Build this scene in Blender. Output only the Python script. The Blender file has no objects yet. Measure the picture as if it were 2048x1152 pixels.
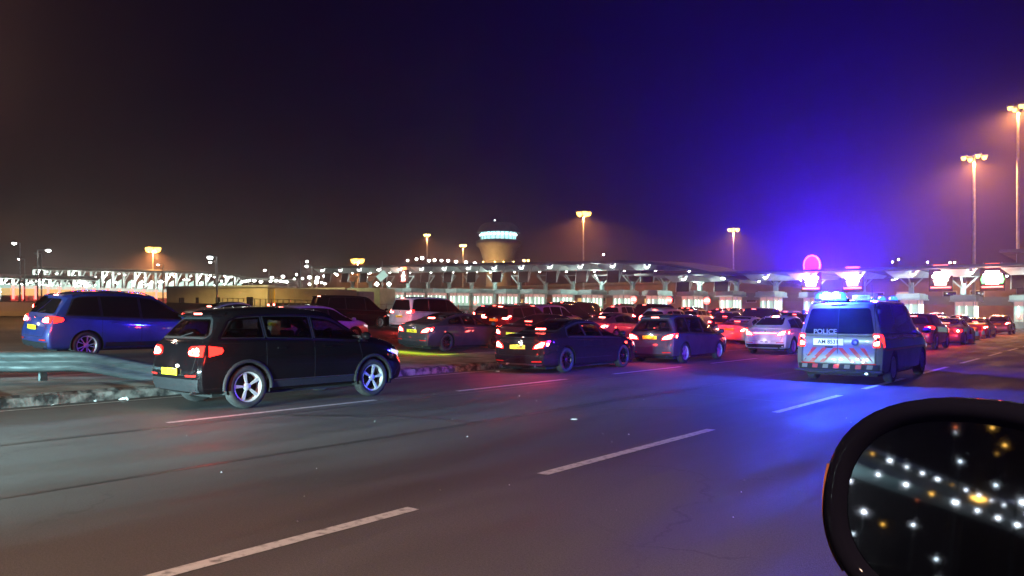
import bpy, bmesh, math, random
from mathutils import Vector, Matrix
from mathutils.bvhtree import BVHTree
R = math.radians
rnd = random.Random(7)
S = bpy.context.scene
COL = S.collection
# ------------------------------------------------------------------ camera
F = 1540.0; YAW = R(39); CAMZ = 1.5; HY = 634.0
FW = Vector((-math.sin(YAW), math.cos(YAW), 0)); RT = Vector((math.cos(YAW), math.sin(YAW), 0))
cd = bpy.data.cameras.new("camera"); cam = bpy.data.objects.new("camera", cd); COL.objects.link(cam)
cam.location = (0, 0, CAMZ); cam.rotation_euler = (R(90), 0, YAW)
cd.sensor_width = 36; cd.lens = 36*F/2048; cd.shift_y = (HY-576)/2048; cd.clip_start = 0.05; cd.clip_end = 1500
S.camera = cam
def W(px, Z, z=0.0):
    """world point on the vertical plane at depth Z seen in picture column px, height z"""
    p = FW*Z + RT*((px-1024)/F*Z); return Vector((p.x, p.y, z))
def HT(py, Z): return CAMZ + (HY-py)/F*Z
# ------------------------------------------------------------------ world, exposure
w = bpy.data.worlds.new("World"); S.world = w; w.use_nodes = True
bg = w.node_tree.nodes['Background']; bg.inputs[0].default_value = (0.0006, 0.0003, 0.0006, 1); bg.inputs[1].default_value = 1.0
S.view_settings.view_transform = 'Standard'; S.view_settings.look = 'None'; S.view_settings.gamma = 1
S.view_settings.exposure = 1.2
cy = S.cycles
cy.use_denoising = True; cy.max_bounces = 5; cy.diffuse_bounces = 2; cy.glossy_bounces = 3; cy.transmission_bounces = 3
cy.volume_bounces = 0; cy.transparent_max_bounces = 6; cy.sample_clamp_indirect = 3.0; cy.sample_clamp_direct = 0
cy.caustics_reflective = False; cy.caustics_refractive = False; cy.use_light_tree = True
# ------------------------------------------------------------------ helpers
def link(o, parent=None):
    COL.objects.link(o)
    if parent is not None: o.parent = parent
    return o
def empty(name, loc=(0,0,0), rz=0.0, parent=None):
    o = bpy.data.objects.new(name, None); o.empty_display_size = .1; o.location = loc; o.rotation_euler = (0,0,rz)
    return link(o, parent)
def tag(o, label=None, cat=None, group=None, kind=None):
    if label: o['label'] = label
    if cat: o['category'] = cat
    if group: o['group'] = group
    if kind: o['kind'] = kind
    return o
def copy_tree(o, parent=None):
    c = o.copy(); COL.objects.link(c)
    if parent is not None: c.parent = parent
    for ch in KIDS.get(o.name, []): copy_tree(ch, c)
    return c
KIDS = {}
def reg(o, parent):
    if parent is not None: KIDS.setdefault(parent.name, []).append(o)
    return o
class MB:
    def __init__(s): s.v = []; s.f = []; s.sm = []
    def add(s, vs, fs, sm=False):
        b = len(s.v); s.v += [tuple(v) for v in vs]; s.f += [tuple(b+i for i in f) for f in fs]; s.sm += [sm]*len(fs); return s
    def box(s, x0, x1, y0, y1, z0, z1):
        return s.add([(x0,y0,z0),(x1,y0,z0),(x1,y1,z0),(x0,y1,z0),(x0,y0,z1),(x1,y0,z1),(x1,y1,z1),(x0,y1,z1)],
            [(0,3,2,1),(4,5,6,7),(0,1,5,4),(1,2,6,5),(2,3,7,6),(3,0,4,7)])
    def bar(s, p, q, wd, ht=None, up=(0,0,1)):
        p = Vector(p); q = Vector(q); ht = ht or wd; d = (q-p).normalized(); up = Vector(up)
        if abs(d.dot(up)) > .98: up = Vector((1,0,0))
        a = d.cross(up).normalized()*wd/2; b = a.cross(d).normalized()*ht/2
        vs = [p-a-b, p+a-b, p+a+b, p-a+b, q-a-b, q+a-b, q+a+b, q-a+b]
        return s.add(vs, [(0,1,2,3),(4,7,6,5),(0,4,5,1),(1,5,6,2),(2,6,7,3),(3,7,4,0)])
    def tube(s, p, q, r0, r1=None, n=10, caps=True):
        p = Vector(p); q = Vector(q); r1 = r0 if r1 is None else r1; d = (q-p).normalized()
        up = Vector((0,0,1)) if abs(d.z) < .9 else Vector((1,0,0)); a = d.cross(up).normalized(); b = a.cross(d)
        vs = []; fs = []
        for c, r in ((p, r0), (q, r1)):
            for i in range(n):
                t = 2*math.pi*i/n; vs.append(c + a*math.cos(t)*r + b*math.sin(t)*r)
        for i in range(n): fs.append((i, (i+1) % n, n+(i+1) % n, n+i))
        s.add(vs, fs, True)
        if caps: s.add(vs[:n], [tuple(range(n))][::-1]); s.add(vs[n:], [tuple(range(n))[::-1]])
        return s
    def lathe(s, prof, axis='z', n=24, c=(0,0,0), sm=True):
        """prof: list of (r, h) along the axis"""
        vs = []; fs = []; c = Vector(c)
        for r, h in prof:
            for i in range(n):
                t = 2*math.pi*i/n; a, b = r*math.cos(t), r*math.sin(t)
                vs.append(c + (Vector((a, b, h)) if axis == 'z' else Vector((h, a, b))))
        for j in range(len(prof)-1):
            for i in range(n):
                k = (i+1) % n; fs.append((j*n+i, j*n+k, (j+1)*n+k, (j+1)*n+i))
        return s.add(vs, fs, sm)
    def mesh(s, name, fixn=True):
        me = bpy.data.meshes.new(name); me.from_pydata(s.v, [], s.f)
        for p, f in zip(me.polygons, s.sm): p.use_smooth = f
        if fixn:
            bm = bmesh.new(); bm.from_mesh(me); bmesh.ops.recalc_face_normals(bm, faces=bm.faces); bm.to_mesh(me); bm.free()
        return me
    def obj(s, name, mat, parent=None, loc=(0,0,0), fixn=True, bevel=0):
        me = s.mesh(name, fixn)
        for m in (mat if isinstance(mat, (list, tuple)) else [mat]): me.materials.append(m)
        o = bpy.data.objects.new(name, me); o.location = loc; link(o, parent); reg(o, parent)
        if bevel:
            bv = o.modifiers.new("b", 'BEVEL'); bv.width = bevel; bv.segments = 2; bv.limit_method = 'ANGLE'
        return o
def mesh_obj(name, me, parent=None, loc=(0,0,0)):
    o = bpy.data.objects.new(name, me); o.location = loc; link(o, parent); return reg(o, parent)
def text_obj(name, body, size, mat, parent, loc, rot, ext=.002, bold=0.0, align='CENTER', sx=1.0):
    cu = bpy.data.curves.new(name, 'FONT'); cu.body = body; cu.size = size; cu.extrude = ext; cu.offset = bold
    cu.align_x = align; cu.align_y = 'CENTER'; cu.resolution_u = 3
    t = bpy.data.objects.new("t", cu); COL.objects.link(t)
    dg = bpy.context.evaluated_depsgraph_get(); me = bpy.data.meshes.new_from_object(t.evaluated_get(dg))
    bpy.data.objects.remove(t); me.materials.clear(); me.materials.append(mat); me.name = name
    o = mesh_obj(name, me, parent, loc); o.rotation_euler = rot; o.scale = (sx, 1, 1); return o
def lamp(name, kind, loc, power, color, parent=None, radius=.1, rot=None, spot=None, blend=.5, size=None):
    l = bpy.data.lights.new(name, kind); l.energy = power; l.color = color
    if kind in ('POINT', 'SPOT'): l.shadow_soft_size = radius
    if kind == 'SPOT': l.spot_size = R(spot); l.spot_blend = blend
    if kind == 'AREA':
        l.shape = 'RECTANGLE'; l.size = size[0]; l.size_y = size[1]
    o = bpy.data.objects.new(name, l); o.location = loc
    if rot is not None: o.rotation_euler = rot
    link(o, parent); return o
# ------------------------------------------------------------------ materials
def mat(name, col, rough=.5, metal=0.0, coat=0.0, emit=None, es=0.0, sample=False, spec=.5, alpha=None):
    m = bpy.data.materials.new(name); m.use_nodes = True; b = m.node_tree.nodes['Principled BSDF']
    b.inputs['Base Color'].default_value = (*col, 1); b.inputs['Roughness'].default_value = rough
    b.inputs['Metallic'].default_value = metal; b.inputs['Coat Weight'].default_value = coat; b.inputs['Coat Roughness'].default_value = .04
    b.inputs['Specular IOR Level'].default_value = spec
    if emit:
        b.inputs['Emission Color'].default_value = (*emit, 1); b.inputs['Emission Strength'].default_value = es
        m.cycles.emission_sampling = 'AUTO' if sample else 'NONE'
    return m
def nodes(m): return m.node_tree.nodes, m.node_tree.links, m.node_tree.nodes['Principled BSDF']
def vary(m, c1, c2, scale, detail=6, r1=None, r2=None, bump=0.0, bscale=None, coord='Object', lo=.35, hi=.65, stretch=None):
    """noise-driven mix of two colours (wear, dirt) with optional roughness range and bump"""
    N, L, b = nodes(m)
    tc = N.new('ShaderNodeTexCoord'); mp = N.new('ShaderNodeMapping'); L.new(tc.outputs[coord], mp.inputs[0])
    if stretch: mp.inputs['Scale'].default_value = stretch
    n = N.new('ShaderNodeTexNoise'); n.inputs['Scale'].default_value = scale; n.inputs['Detail'].default_value = detail
    L.new(mp.outputs[0], n.inputs['Vector'])
    mr = N.new('ShaderNodeMapRange'); mr.inputs[1].default_value = lo; mr.inputs[2].default_value = hi; L.new(n.outputs['Fac'], mr.inputs[0])
    mx = N.new('ShaderNodeMix'); mx.data_type = 'RGBA'; mx.inputs[6].default_value = (*c1, 1); mx.inputs[7].default_value = (*c2, 1)
    L.new(mr.outputs[0], mx.inputs[0]); L.new(mx.outputs[2], b.inputs['Base Color'])
    if r1 is not None:
        m2 = N.new('ShaderNodeMapRange'); m2.inputs[3].default_value = r1; m2.inputs[4].default_value = r2
        L.new(mr.outputs[0], m2.inputs[0]); L.new(m2.outputs[0], b.inputs['Roughness'])
    if bump:
        n2 = N.new('ShaderNodeTexNoise'); n2.inputs['Scale'].default_value = bscale or scale*5; n2.inputs['Detail'].default_value = 4
        L.new(mp.outputs[0], n2.inputs['Vector']); bp = N.new('ShaderNodeBump'); bp.inputs['Strength'].default_value = bump; bp.inputs['Distance'].default_value = .01
        L.new(n2.outputs['Fac'], bp.inputs['Height']); L.new(bp.outputs[0], b.inputs['Normal'])
    return m, mx
def asphalt():
    m = mat('asphalt', (.05,.05,.05), .6)
    N, L, b = nodes(m)
    tc = N.new('ShaderNodeTexCoord')
    def noise(sc, det=6, st=None):
        n = N.new('ShaderNodeTexNoise'); n.inputs['Scale'].default_value = sc; n.inputs['Detail'].default_value = det
        mp = N.new('ShaderNodeMapping'); L.new(tc.outputs['Object'], mp.inputs[0]); L.new(mp.outputs[0], n.inputs['Vector'])
        if st: mp.inputs['Scale'].default_value = st
        return n
    def rng(src, a, b_, c, d):
        r = N.new('ShaderNodeMapRange'); r.inputs[1].default_value = a; r.inputs[2].default_value = b_; r.inputs[3].default_value = c; r.inputs[4].default_value = d
        L.new(src, r.inputs[0]); return r.outputs[0]
    def mul(a, b_):
        n = N.new('ShaderNodeMath'); n.operation = 'MULTIPLY'; L.new(a, n.inputs[0]); L.new(b_, n.inputs[1]); return n.outputs[0]
    big = noise(.22, 5, (1, .35, 1)); mid = noise(1.6, 6, (1, .18, 1)); fine = noise(60, 3); grit = noise(220, 2)
    # cracks: thin voronoi edges that come and go
    vo = N.new('ShaderNodeTexVoronoi'); vo.feature = 'DISTANCE_TO_EDGE'; vo.inputs['Scale'].default_value = .33
    wp = N.new('ShaderNodeMapping'); ad = N.new('ShaderNodeMixRGB'); ad.blend_type = 'ADD'; ad.inputs[0].default_value = .9
    wn = noise(2.2, 5); L.new(tc.outputs['Object'], ad.inputs[1]); L.new(wn.outputs['Color'], ad.inputs[2]); L.new(ad.outputs[0], vo.inputs['Vector'])
    crk = rng(vo.outputs['Distance'], .0, .010, .7, 1.0)
    where = rng(noise(.5, 2).outputs['Fac'], .5, .6, 0, 1)
    cm = N.new('ShaderNodeMix'); cm.data_type = 'FLOAT'; L.new(where, cm.inputs[0]); cm.inputs[2].default_value = 1.0; L.new(crk, cm.inputs[3])
    # tyre polished tracks run along the lanes (y)
    v = mul(rng(big.outputs['Fac'], .35, .65, .58, 1.28), rng(mid.outputs['Fac'], .3, .7, .82, 1.15))
    v = mul(v, rng(fine.outputs['Fac'], .3, .7, .8, 1.2)); v = mul(v, cm.outputs[0])
    v = mul(v, rng(grit.outputs['Fac'], .35, .70, .55, 1.6))
    cr = N.new('ShaderNodeMixRGB'); cr.blend_type = 'MULTIPLY'; cr.inputs[0].default_value = 1; cr.inputs[1].default_value = (.082, .078, .074, 1)
    L.new(v, cr.inputs[2]); L.new(cr.outputs[0], b.inputs['Base Color'])
    L.new(rng(mid.outputs['Fac'], .35, .65, .62, .85), b.inputs['Roughness']); b.inputs['Specular IOR Level'].default_value = .35
    bp = N.new('ShaderNodeBump'); bp.inputs['Strength'].default_value = .55; bp.inputs['Distance'].default_value = .006
    hh = N.new('ShaderNodeMath'); hh.operation = 'ADD'; L.new(grit.outputs['Fac'], hh.inputs[0]); L.new(fine.outputs['Fac'], hh.inputs[1])
    L.new(hh.outputs[0], bp.inputs['Height']); L.new(bp.outputs[0], b.inputs['Normal'])
    return m
M = {}
M['asphalt'] = asphalt()
M['paint_line'] = vary(mat('road_paint', (.6,.6,.58), .6), (.6,.6,.58), (.12,.12,.12), 14, 9, lo=.50, hi=.75)[0]
M['concrete'] = vary(mat('concrete', (.3,.3,.28), .85), (.34,.33,.29), (.15,.15,.13), 1.7, 8, bump=.5, bscale=30)[0]
M['kerb'] = vary(mat('kerb_stone', (.2,.2,.19), .9), (.26,.25,.23), (.03,.03,.03), 5.5, 9, bump=1.0, bscale=14, lo=.4, hi=.6)[0]
M['galv'] = vary(mat('galvanised_steel', (.16,.18,.18), .5, .4), (.16,.18,.18), (.08,.095,.095), 3, 5, r1=.45, r2=.65, stretch=(1,1,5))[0]
def paint(name, col, metal=.3, rough=.35):
    m = mat(name, col, rough, metal, 1.0, spec=.0 if max(col) < .1 else .3); return vary(m, col, tuple(c*.8 for c in col), 2.5, 3, r1=rough, r2=rough+.12)[0]
M['p_black'] = paint('black_paint', (.005,.004,.005), 0, .5)
M['p_dark'] = paint('dark_grey_paint', (.012,.011,.014), .1, .5)
M['p_grey'] = paint('grey_paint', (.05,.048,.052), .3, .45)
M['p_silver'] = paint('silver_paint', (.3,.3,.31), .5)
M['p_white'] = paint('white_paint', (.6,.6,.6), 0, .4)
M['p_blue'] = paint('blue_paint', (.022,.038,.17), .2)
M['p_bluegrey'] = paint('blue_grey_paint', (.05,.066,.082), .3, .45)
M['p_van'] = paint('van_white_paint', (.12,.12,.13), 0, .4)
M['p_red'] = paint('red_paint', (.22,.012,.015), .3)
M['p_maroon'] = paint('maroon_paint', (.06,.01,.014), .4)
M['glass'] = mat('dark_window_glass', (.004,.004,.005), .03, 0, 0, spec=.9)
M['trim'] = vary(mat('black_plastic', (.014,.014,.016), .6, spec=.2), (.012,.012,.014), (.02,.02,.022), 40, 3, bump=.15, bscale=300)[0]
M['chrome'] = mat('chrome', (.75,.75,.76), .12, 1.0)
M['rubber'] = vary(mat('tyre_rubber', (.013,.013,.014), .8), (.013,.013,.014), (.03,.028,.026), 14, 4)[0]
M['alloy'] = mat('wheel_alloy', (.5,.49,.48), .42, .35)
M['alloy_dark'] = mat('dark_wheel_alloy', (.05,.05,.055), .3, .8)
M['red_lens'] = mat('red_lens', (.35,.008,.006), .12, 0, 1.0, emit=(1,.015,.01), es=3.2)
M['red_core'] = mat('lit_red_bulb', (.9,.1,.08), .3, emit=(1,.12,.09), es=34)
M['red_soft'] = mat('lit_red_strip', (.9,.1,.08), .3, emit=(1,.06,.045), es=11)
M['reflector'] = mat('red_reflector', (.6,.02,.015), .2, 0, 1)
M['head_lens'] = mat('headlamp_lens', (.7,.72,.75), .08, 0, 1, emit=(.9,.95,1), es=.4)
M['plate_y'] = mat('yellow_plate', (.9,.72,.02), .4)
M['plate_w'] = mat('white_plate', (.8,.8,.8), .4)
M['plate_ink'] = mat('plate_ink', (.01,.01,.01), .5)
M['steel'] = vary(mat('painted_steel', (.42,.44,.43), .45), (.44,.46,.45), (.3,.31,.3), 1.2, 5)[0]
M['teal'] = vary(mat('pale_teal_panel', (.36,.46,.44), .45), (.4,.5,.48), (.28,.37,.36), .8, 5)[0]
M['roof'] = vary(mat('canopy_roof', (.25,.24,.22), .6), (.16,.15,.14), (.1,.1,.09), .4, 4)[0]
M['soffit'] = vary(mat('soffit_panel', (.5,.55,.52), .5), (.55,.6,.57), (.4,.45,.43), .5, 3)[0]
M['screen'] = mat('sign_backing', (.016,.006,.006), .6, spec=.1)
M['wall_beige'] = vary(mat('beige_wall', (.42,.36,.24), .8), (.45,.39,.27), (.33,.28,.19), .35, 6)[0]
M['wall_brown'] = vary(mat('brown_wall', (.16,.11,.09), .8), (.18,.12,.1), (.11,.08,.07), .5, 5)[0]
M['lamp_w'] = mat('white_lamp', (1,1,1), .5, emit=(.92,1,.93), es=22)
M['lamp_w2'] = mat('dim_white_lamp', (1,1,1), .5, emit=(.85,1,.92), es=7)
M['lamp_na'] = mat('sodium_lamp', (1,.8,.4), .5, emit=(1,.5,.06), es=5)
M['lamp_y'] = mat('yellow_lamp', (1,.8,.4), .5, emit=(1,.75,.22), es=5)
M['tube'] = mat('fluorescent_tube', (1,1,1), .5, emit=(.9,1,.82), es=1.5)
M['booth_in'] = mat('lit_booth_glass', (.3,.4,.36), .15, emit=(.55,.85,.66), es=.24)
M['booth_in2'] = mat('lit_booth_wall', (.4,.36,.3), .4, emit=(.9,.42,.38), es=.22)
M['arch_glow'] = mat('glow_wall_panel', (.5,.6,.56), .5, emit=(.5,.82,.7), es=.36)  # glow of its own, standing in for lamplight on the walls
M['led_w'] = mat('led_white', (1,1,1), .5, emit=(1,.93,.85), es=3.5)
M['led_r'] = mat('led_red', (1,.1,.1), .5, emit=(1,.06,.05), es=5)
M['led_g'] = mat('led_green', (.1,1,.2), .5, emit=(.03,.8,.12), es=1.6)
M['led_o'] = mat('led_orange', (1,.3,.1), .5, emit=(1,.22,.06), es=2.2)
M['blue_beacon'] = mat('blue_beacon', (.1,.3,1), .3, emit=(.14,.85,1), es=90)
M['blue_dome'] = mat('blue_beacon_housing', (.01,.03,.5), .1, 0, 1, emit=(.02,.1,1), es=3)
M['conc_cone'] = mat('orange_cone', (.8,.16,.03), .5)
M['white_band'] = mat('reflective_white', (.85,.85,.85), .3)
M['pol_blue'] = mat('police_blue', (.01,.03,.4), .35, 0, .5)
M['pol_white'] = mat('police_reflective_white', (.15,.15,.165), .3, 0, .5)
M['pol_red'] = mat('police_red_stripe', (.42,.01,.02), .35, 0, .5)
M['dark'] = mat('dark_interior', (.006,.006,.006), .9)
M['w_lit'] = mat('lit_window', (.3,.25,.1), .4, emit=(1,.66,.25), es=.35)
def window_glass():
    m = bpy.data.materials.new('tinted_window_glass'); m.use_nodes = True; nt = m.node_tree; nt.nodes.clear()
    o = nt.nodes.new('ShaderNodeOutputMaterial'); t = nt.nodes.new('ShaderNodeBsdfTransparent'); t.inputs[0].default_value = (.34, .37, .36, 1)
    g = nt.nodes.new('ShaderNodeBsdfGlossy'); g.inputs['Roughness'].default_value = .02; f = nt.nodes.new('ShaderNodeFresnel'); f.inputs[0].default_value = 1.5
    x = nt.nodes.new('ShaderNodeMixShader'); nt.links.new(f.outputs[0], x.inputs[0]); nt.links.new(t.outputs[0], x.inputs[1]); nt.links.new(g.outputs[0], x.inputs[2]); nt.links.new(x.outputs[0], o.inputs[0]); return m
M['glass_clear'] = window_glass()
M['seat'] = mat('seat_fabric', (.02,.02,.022), .85)
# ------------------------------------------------------------------ cars
def crom(P, n, cyc=False):
    """Catmull-Rom through the points of P, n steps a span"""
    out = []
    for i in range(len(P)-1):
        p0 = P[max(i-1, 0)]; p1 = P[i]; p2 = P[i+1]; p3 = P[min(i+2, len(P)-1)]
        for k in range(n):
            t = k/n; t2 = t*t; t3 = t2*t
            out.append(((2*p1)+(p2-p0)*t+(2*p0-5*p1+4*p2-p3)*t2+(3*p1-p0-3*p2+p3)*t3)*.5)
    out.append(P[-1]); return out
def lerp(a, b, t): return a+(b-a)*t
# A body is described by stations from rear to front: (belt y, belt z, top y, top z, roof-edge half width, plan width factor)
SPECS = {
 'suv': dict(L=4.27, W=1.81, ra=.80, wb=2.60, wr=.355, sill=.31, gtop=.175, st=[
   (.14,1.13,.46,1.57,.58,.93),(.5,1.13,.72,1.645,.61,.985),(1.2,1.12,1.25,1.68,.635,1),(1.9,1.10,1.85,1.68,.645,1),(2.3,1.08,2.25,1.655,.635,1),
   (2.65,1.06,2.55,1.60,.62,1),(2.92,1.05,2.92,1.38,.65,1),(3.15,1.04,3.25,1.17,.72,1),(3.58,1.0,3.62,1.11,.74,.985),(3.96,.92,3.98,1.01,.68,.94),(4.14,.82,4.17,.88,.58,.86)]),
 'suv2': dict(L=4.60, W=1.85, ra=.88, wb=2.70, wr=.35, sill=.30, st=[
   (.12,1.08,.55,1.60,.57,.93),(.5,1.08,.85,1.66,.60,.985),(1.2,1.05,1.4,1.69,.62,1),(1.9,1.02,1.95,1.69,.63,1),(2.35,1.0,2.4,1.66,.625,1),
   (2.75,.99,2.75,1.58,.61,1),(3.05,.98,3.1,1.36,.65,1),(3.35,.97,3.45,1.13,.72,1),(3.8,.94,3.9,1.05,.74,.985),(4.25,.87,4.3,.96,.68,.94),(4.46,.78,4.5,.84,.58,.86)]),
 'mpv': dict(L=4.35, W=1.80, ra=.78, wb=2.67, wr=.33, sill=.24, st=[
   (.10,.98,.42,1.50,.56,.93),(.5,.98,.70,1.57,.59,.985),(1.2,.97,1.25,1.60,.615,1),(1.9,.95,1.85,1.60,.62,1),(2.35,.93,2.3,1.57,.615,1),
   (2.7,.92,2.6,1.50,.60,1),(3.05,.91,3.05,1.26,.64,1),(3.35,.90,3.45,1.03,.70,1),(3.7,.87,3.75,.97,.72,.98),(4.05,.80,4.08,.89,.66,.94),(4.22,.72,4.25,.78,.56,.86)]),
 'hatch': dict(L=4.15, W=1.74, ra=.74, wb=2.52, wr=.32, sill=.22, st=[
   (.08,.92,.40,1.40,.54,.92),(.45,.93,.68,1.46,.57,.98),(1.1,.92,1.2,1.49,.59,1),(1.7,.90,1.7,1.49,.60,1),(2.1,.89,2.1,1.46,.595,1),
   (2.45,.88,2.4,1.39,.58,1),(2.8,.87,2.8,1.17,.62,1),(3.1,.86,3.2,.99,.68,1),(3.5,.83,3.55,.93,.70,.98),(3.88,.76,3.9,.84,.64,.93),(4.03,.68,4.06,.74,.54,.85)]),
 'sedan': dict(L=4.90, W=1.86, ra=.98, wb=2.92, wr=.34, sill=.22, st=[
   (.06,.88,.10,.985,.66,.90),(.40,.93,.42,1.05,.70,.975),(.85,.95,.80,1.09,.70,1),(1.25,.95,1.30,1.29,.62,1),(1.65,.94,1.80,1.425,.59,1),
   (2.15,.93,2.20,1.455,.60,1),(2.6,.92,2.60,1.435,.60,1),(2.95,.91,2.90,1.37,.59,1),(3.3,.90,3.35,1.15,.64,1),(3.6,.88,3.75,.99,.71,1),(4.1,.85,4.2,.94,.73,.985),(4.55,.78,4.6,.85,.66,.93),(4.74,.68,4.78,.73,.56,.84)]),
 'coupe': dict(L=4.64, W=1.78, ra=.95, wb=2.70, wr=.335, sill=.20, st=[
   (.06,.90,.12,.985,.62,.90),(.40,.95,.40,1.055,.66,.975),(.80,.96,.78,1.12,.66,1),(1.20,.96,1.25,1.28,.59,1),(1.60,.95,1.70,1.385,.565,1),
   (2.05,.93,2.10,1.425,.57,1),(2.45,.91,2.45,1.405,.57,1),(2.75,.90,2.75,1.33,.56,1),(3.1,.88,3.15,1.13,.61,1),(3.4,.86,3.5,.98,.68,1),(3.9,.82,4.0,.92,.70,.985),(4.32,.74,4.36,.81,.63,.93),(4.5,.64,4.53,.69,.53,.84)]),
 'minivan': dict(L=4.92, W=1.85, ra=.95, wb=3.0, wr=.34, sill=.22, st=[
   (.08,1.10,.26,1.82,.64,.95),(.5,1.10,.55,1.87,.67,.99),(1.3,1.08,1.3,1.895,.68,1),(2.1,1.05,2.1,1.895,.68,1),(2.8,1.03,2.8,1.87,.67,1),
   (3.3,1.01,3.25,1.79,.65,1),(3.65,1.0,3.7,1.50,.67,1),(3.95,.99,4.1,1.20,.71,1),(4.3,.96,4.4,1.10,.72,.98),(4.62,.87,4.66,.96,.66,.94),(4.78,.76,4.8,.82,.57,.87)]),
 'van': dict(L=4.95, W=1.92, ra=.98, wb=3.05, wr=.35, sill=.26, st=[
   (.03,1.10,.20,1.83,.68,.965),(.5,1.10,.55,1.875,.71,.995),(1.3,1.10,1.3,1.90,.73,1),(2.1,1.09,2.1,1.90,.73,1),(2.9,1.08,2.9,1.885,.72,1),
   (3.4,1.07,3.35,1.81,.70,1),(3.75,1.06,3.8,1.50,.71,1),(4.05,1.05,4.15,1.22,.74,1),(4.35,1.0,4.42,1.12,.74,.98),(4.65,.88,4.7,.97,.68,.95),(4.82,.76,4.84,.82,.6,.88)]),
 'cross': dict(L=4.38, W=1.82, ra=.80, wb=2.64, wr=.345, sill=.28, st=[
   (.16,.98,.22,1.08,.66,.92),(.42,1.04,.55,1.25,.60,.98),(.85,1.05,1.0,1.47,.575,1),(1.5,1.02,1.6,1.555,.585,1),(2.1,.99,2.1,1.555,.59,1),
   (2.5,.97,2.45,1.48,.58,1),(2.85,.96,2.85,1.26,.62,1),(3.15,.95,3.25,1.07,.69,1),(3.6,.92,3.7,1.01,.71,.98),(4.05,.84,4.08,.92,.65,.93),(4.24,.74,4.27,.80,.55,.85)]),
}
_bodies = {}
def body_mesh(kind, n=5, m=3, cut=None):
    key = (kind, n)
    if key in _bodies: return _bodies[key]
    sp = SPECS[kind]; st = sp['st']; L = sp['L']; hw = sp['W']/2; sill = sp['sill']; J = len(st)
    sedanish = kind in ('sedan', 'coupe', 'cross')
    rows = []
    low = [  # (half width factor, height as a function of belt z, rear y, front y)
        (.86, lambda zb: sill-.05, .16, L-.22), (.955, lambda zb: sill, .03, L-.05), (.985, lambda zb: sill+.12, -.01, L),
        (1.0, lambda zb: lerp(sill, zb, .42), -.02, L), (1.0, lambda zb: lerp(sill, zb, .70), .03, L-.03), (.985, lambda zb: zb-.07, .07, L-.08), (.955, lambda zb: zb, None, None)]
    for fx, fz, y0, y1 in low:
        r = []
        for j, (yb, zb, yt, zt, xe, pw) in enumerate(st):
            y = yb
            if j == 0 and y0 is not None: y = y0
            if j == 0: y += .045
            if j == J-1 and y1 is not None: y = y1-.10
            r.append(Vector((hw*fx*pw, y, fz(zb))))
        rows.append(r)
    r5a, r5, r6, r7 = [], [], [], []
    for j, (yb, zb, yt, zt, xe, pw) in enumerate(st):
        dz = min(.10, (zt-zb)*.35)
        r5a.append(Vector((xe+ (.02 if zt-zb > .2 else .04), lerp(yb, yt, .88)+(.03 if j == 0 else 0), zt-dz)))
        r5.append(Vector((xe-.035, yt+(.02 if j == 0 else 0), zt-dz*.38)))
        r6.append(Vector((xe*.62, yt-(.0 if j else .02), zt-.008))); r7.append(Vector((0, yt-(0 if j else .035), zt)))
    rows += [r5a, r5]; K = len(rows)
    def wrap(p, yc, s):   # from the edge point to the centre, s = -1 rear, 1 front
        b = .045 if s < 0 else .15
        out = [p.copy()]
        for t in (.955, .86, .62, .31, 0):
            q = p.copy(); q.x = p.x*t; q.y = p.y+s*(.045*min(1, (1-t)/.14)+b*(1-t*t)); out.append(q)
        return out
    bm = bmesh.new(); side = []
    for r in rows: side.append(crom(r, n))
    r6u, r7u = crom(r6, n), crom(r7, n)
    rear = [crom(wrap(r[0], 0, -1), 2)[::-1] for r in rows]; front = [crom(wrap(r[-1], 0, 1), 2) for r in rows]
    full = [a[:-1]+b+c[1:] for a, b, c in zip(rear, side, front)]
    def cols(G):   # smooth across the rows
        out = []
        for j in range(len(G[0])):
            out.append(crom([g[j] for g in G], m))
        return out
    A = cols(full)
    na = len(rear[0])-1; ns = len(side[0])
    T = cols([side[-1], r6u, r7u])
    # use the top strip's own start so that both meet; the rear and front edges of the roof meet the wrap of the last row
    def build(sign):
        def grid(G, flip):
            vs = [[bm.verts.new((p.x*sign, p.y, p.z)) for p in col] for col in G]
            for i in range(len(vs)-1):
                for k in range(len(vs[0])-1):
                    q = (vs[i][k], vs[i+1][k], vs[i+1][k+1], vs[i][k+1])
                    try: bm.faces.new(q if sign > 0 else q[::-1])
                    except ValueError: pass
        grid(A, 0); grid(T, 0)
        # caps closing the slit between the wrap of the roof-edge row and the ends of the top strip
        for wr, ts in ((rear[-1][::-1], [T[0][k] for k in range(len(T[0]))]), (front[-1], [T[-1][k] for k in range(len(T[-1]))])):
            ps = []
            a, b = wr, ts
            N_ = 8
            def samp(c, t):
                x = t*(len(c)-1); i = min(int(x), len(c)-2); return c[i].lerp(c[i+1], x-i)
            va = [bm.verts.new((samp(a, t/N_).x*sign, samp(a, t/N_).y, samp(a, t/N_).z)) for t in range(N_+1)]
            vb = [bm.verts.new((samp(b, t/N_).x*sign, samp(b, t/N_).y, samp(b, t/N_).z)) for t in range(N_+1)]
            for t in range(N_):
                try: bm.faces.new((va[t], va[t+1], vb[t+1], vb[t]))
                except ValueError: pass
    build(1); build(-1)
    bmesh.ops.remove_doubles(bm, verts=bm.verts, dist=.004)
    bmesh.ops.recalc_face_normals(bm, faces=bm.faces)
    tree = BVHTree.FromBMesh(bm)
    ctr = []
    for wy in (sp['ra'], sp['ra']+sp['wb']): ctr.append((wy, sp['wr'], sp['wr']+.045))
    inside = {}
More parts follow.
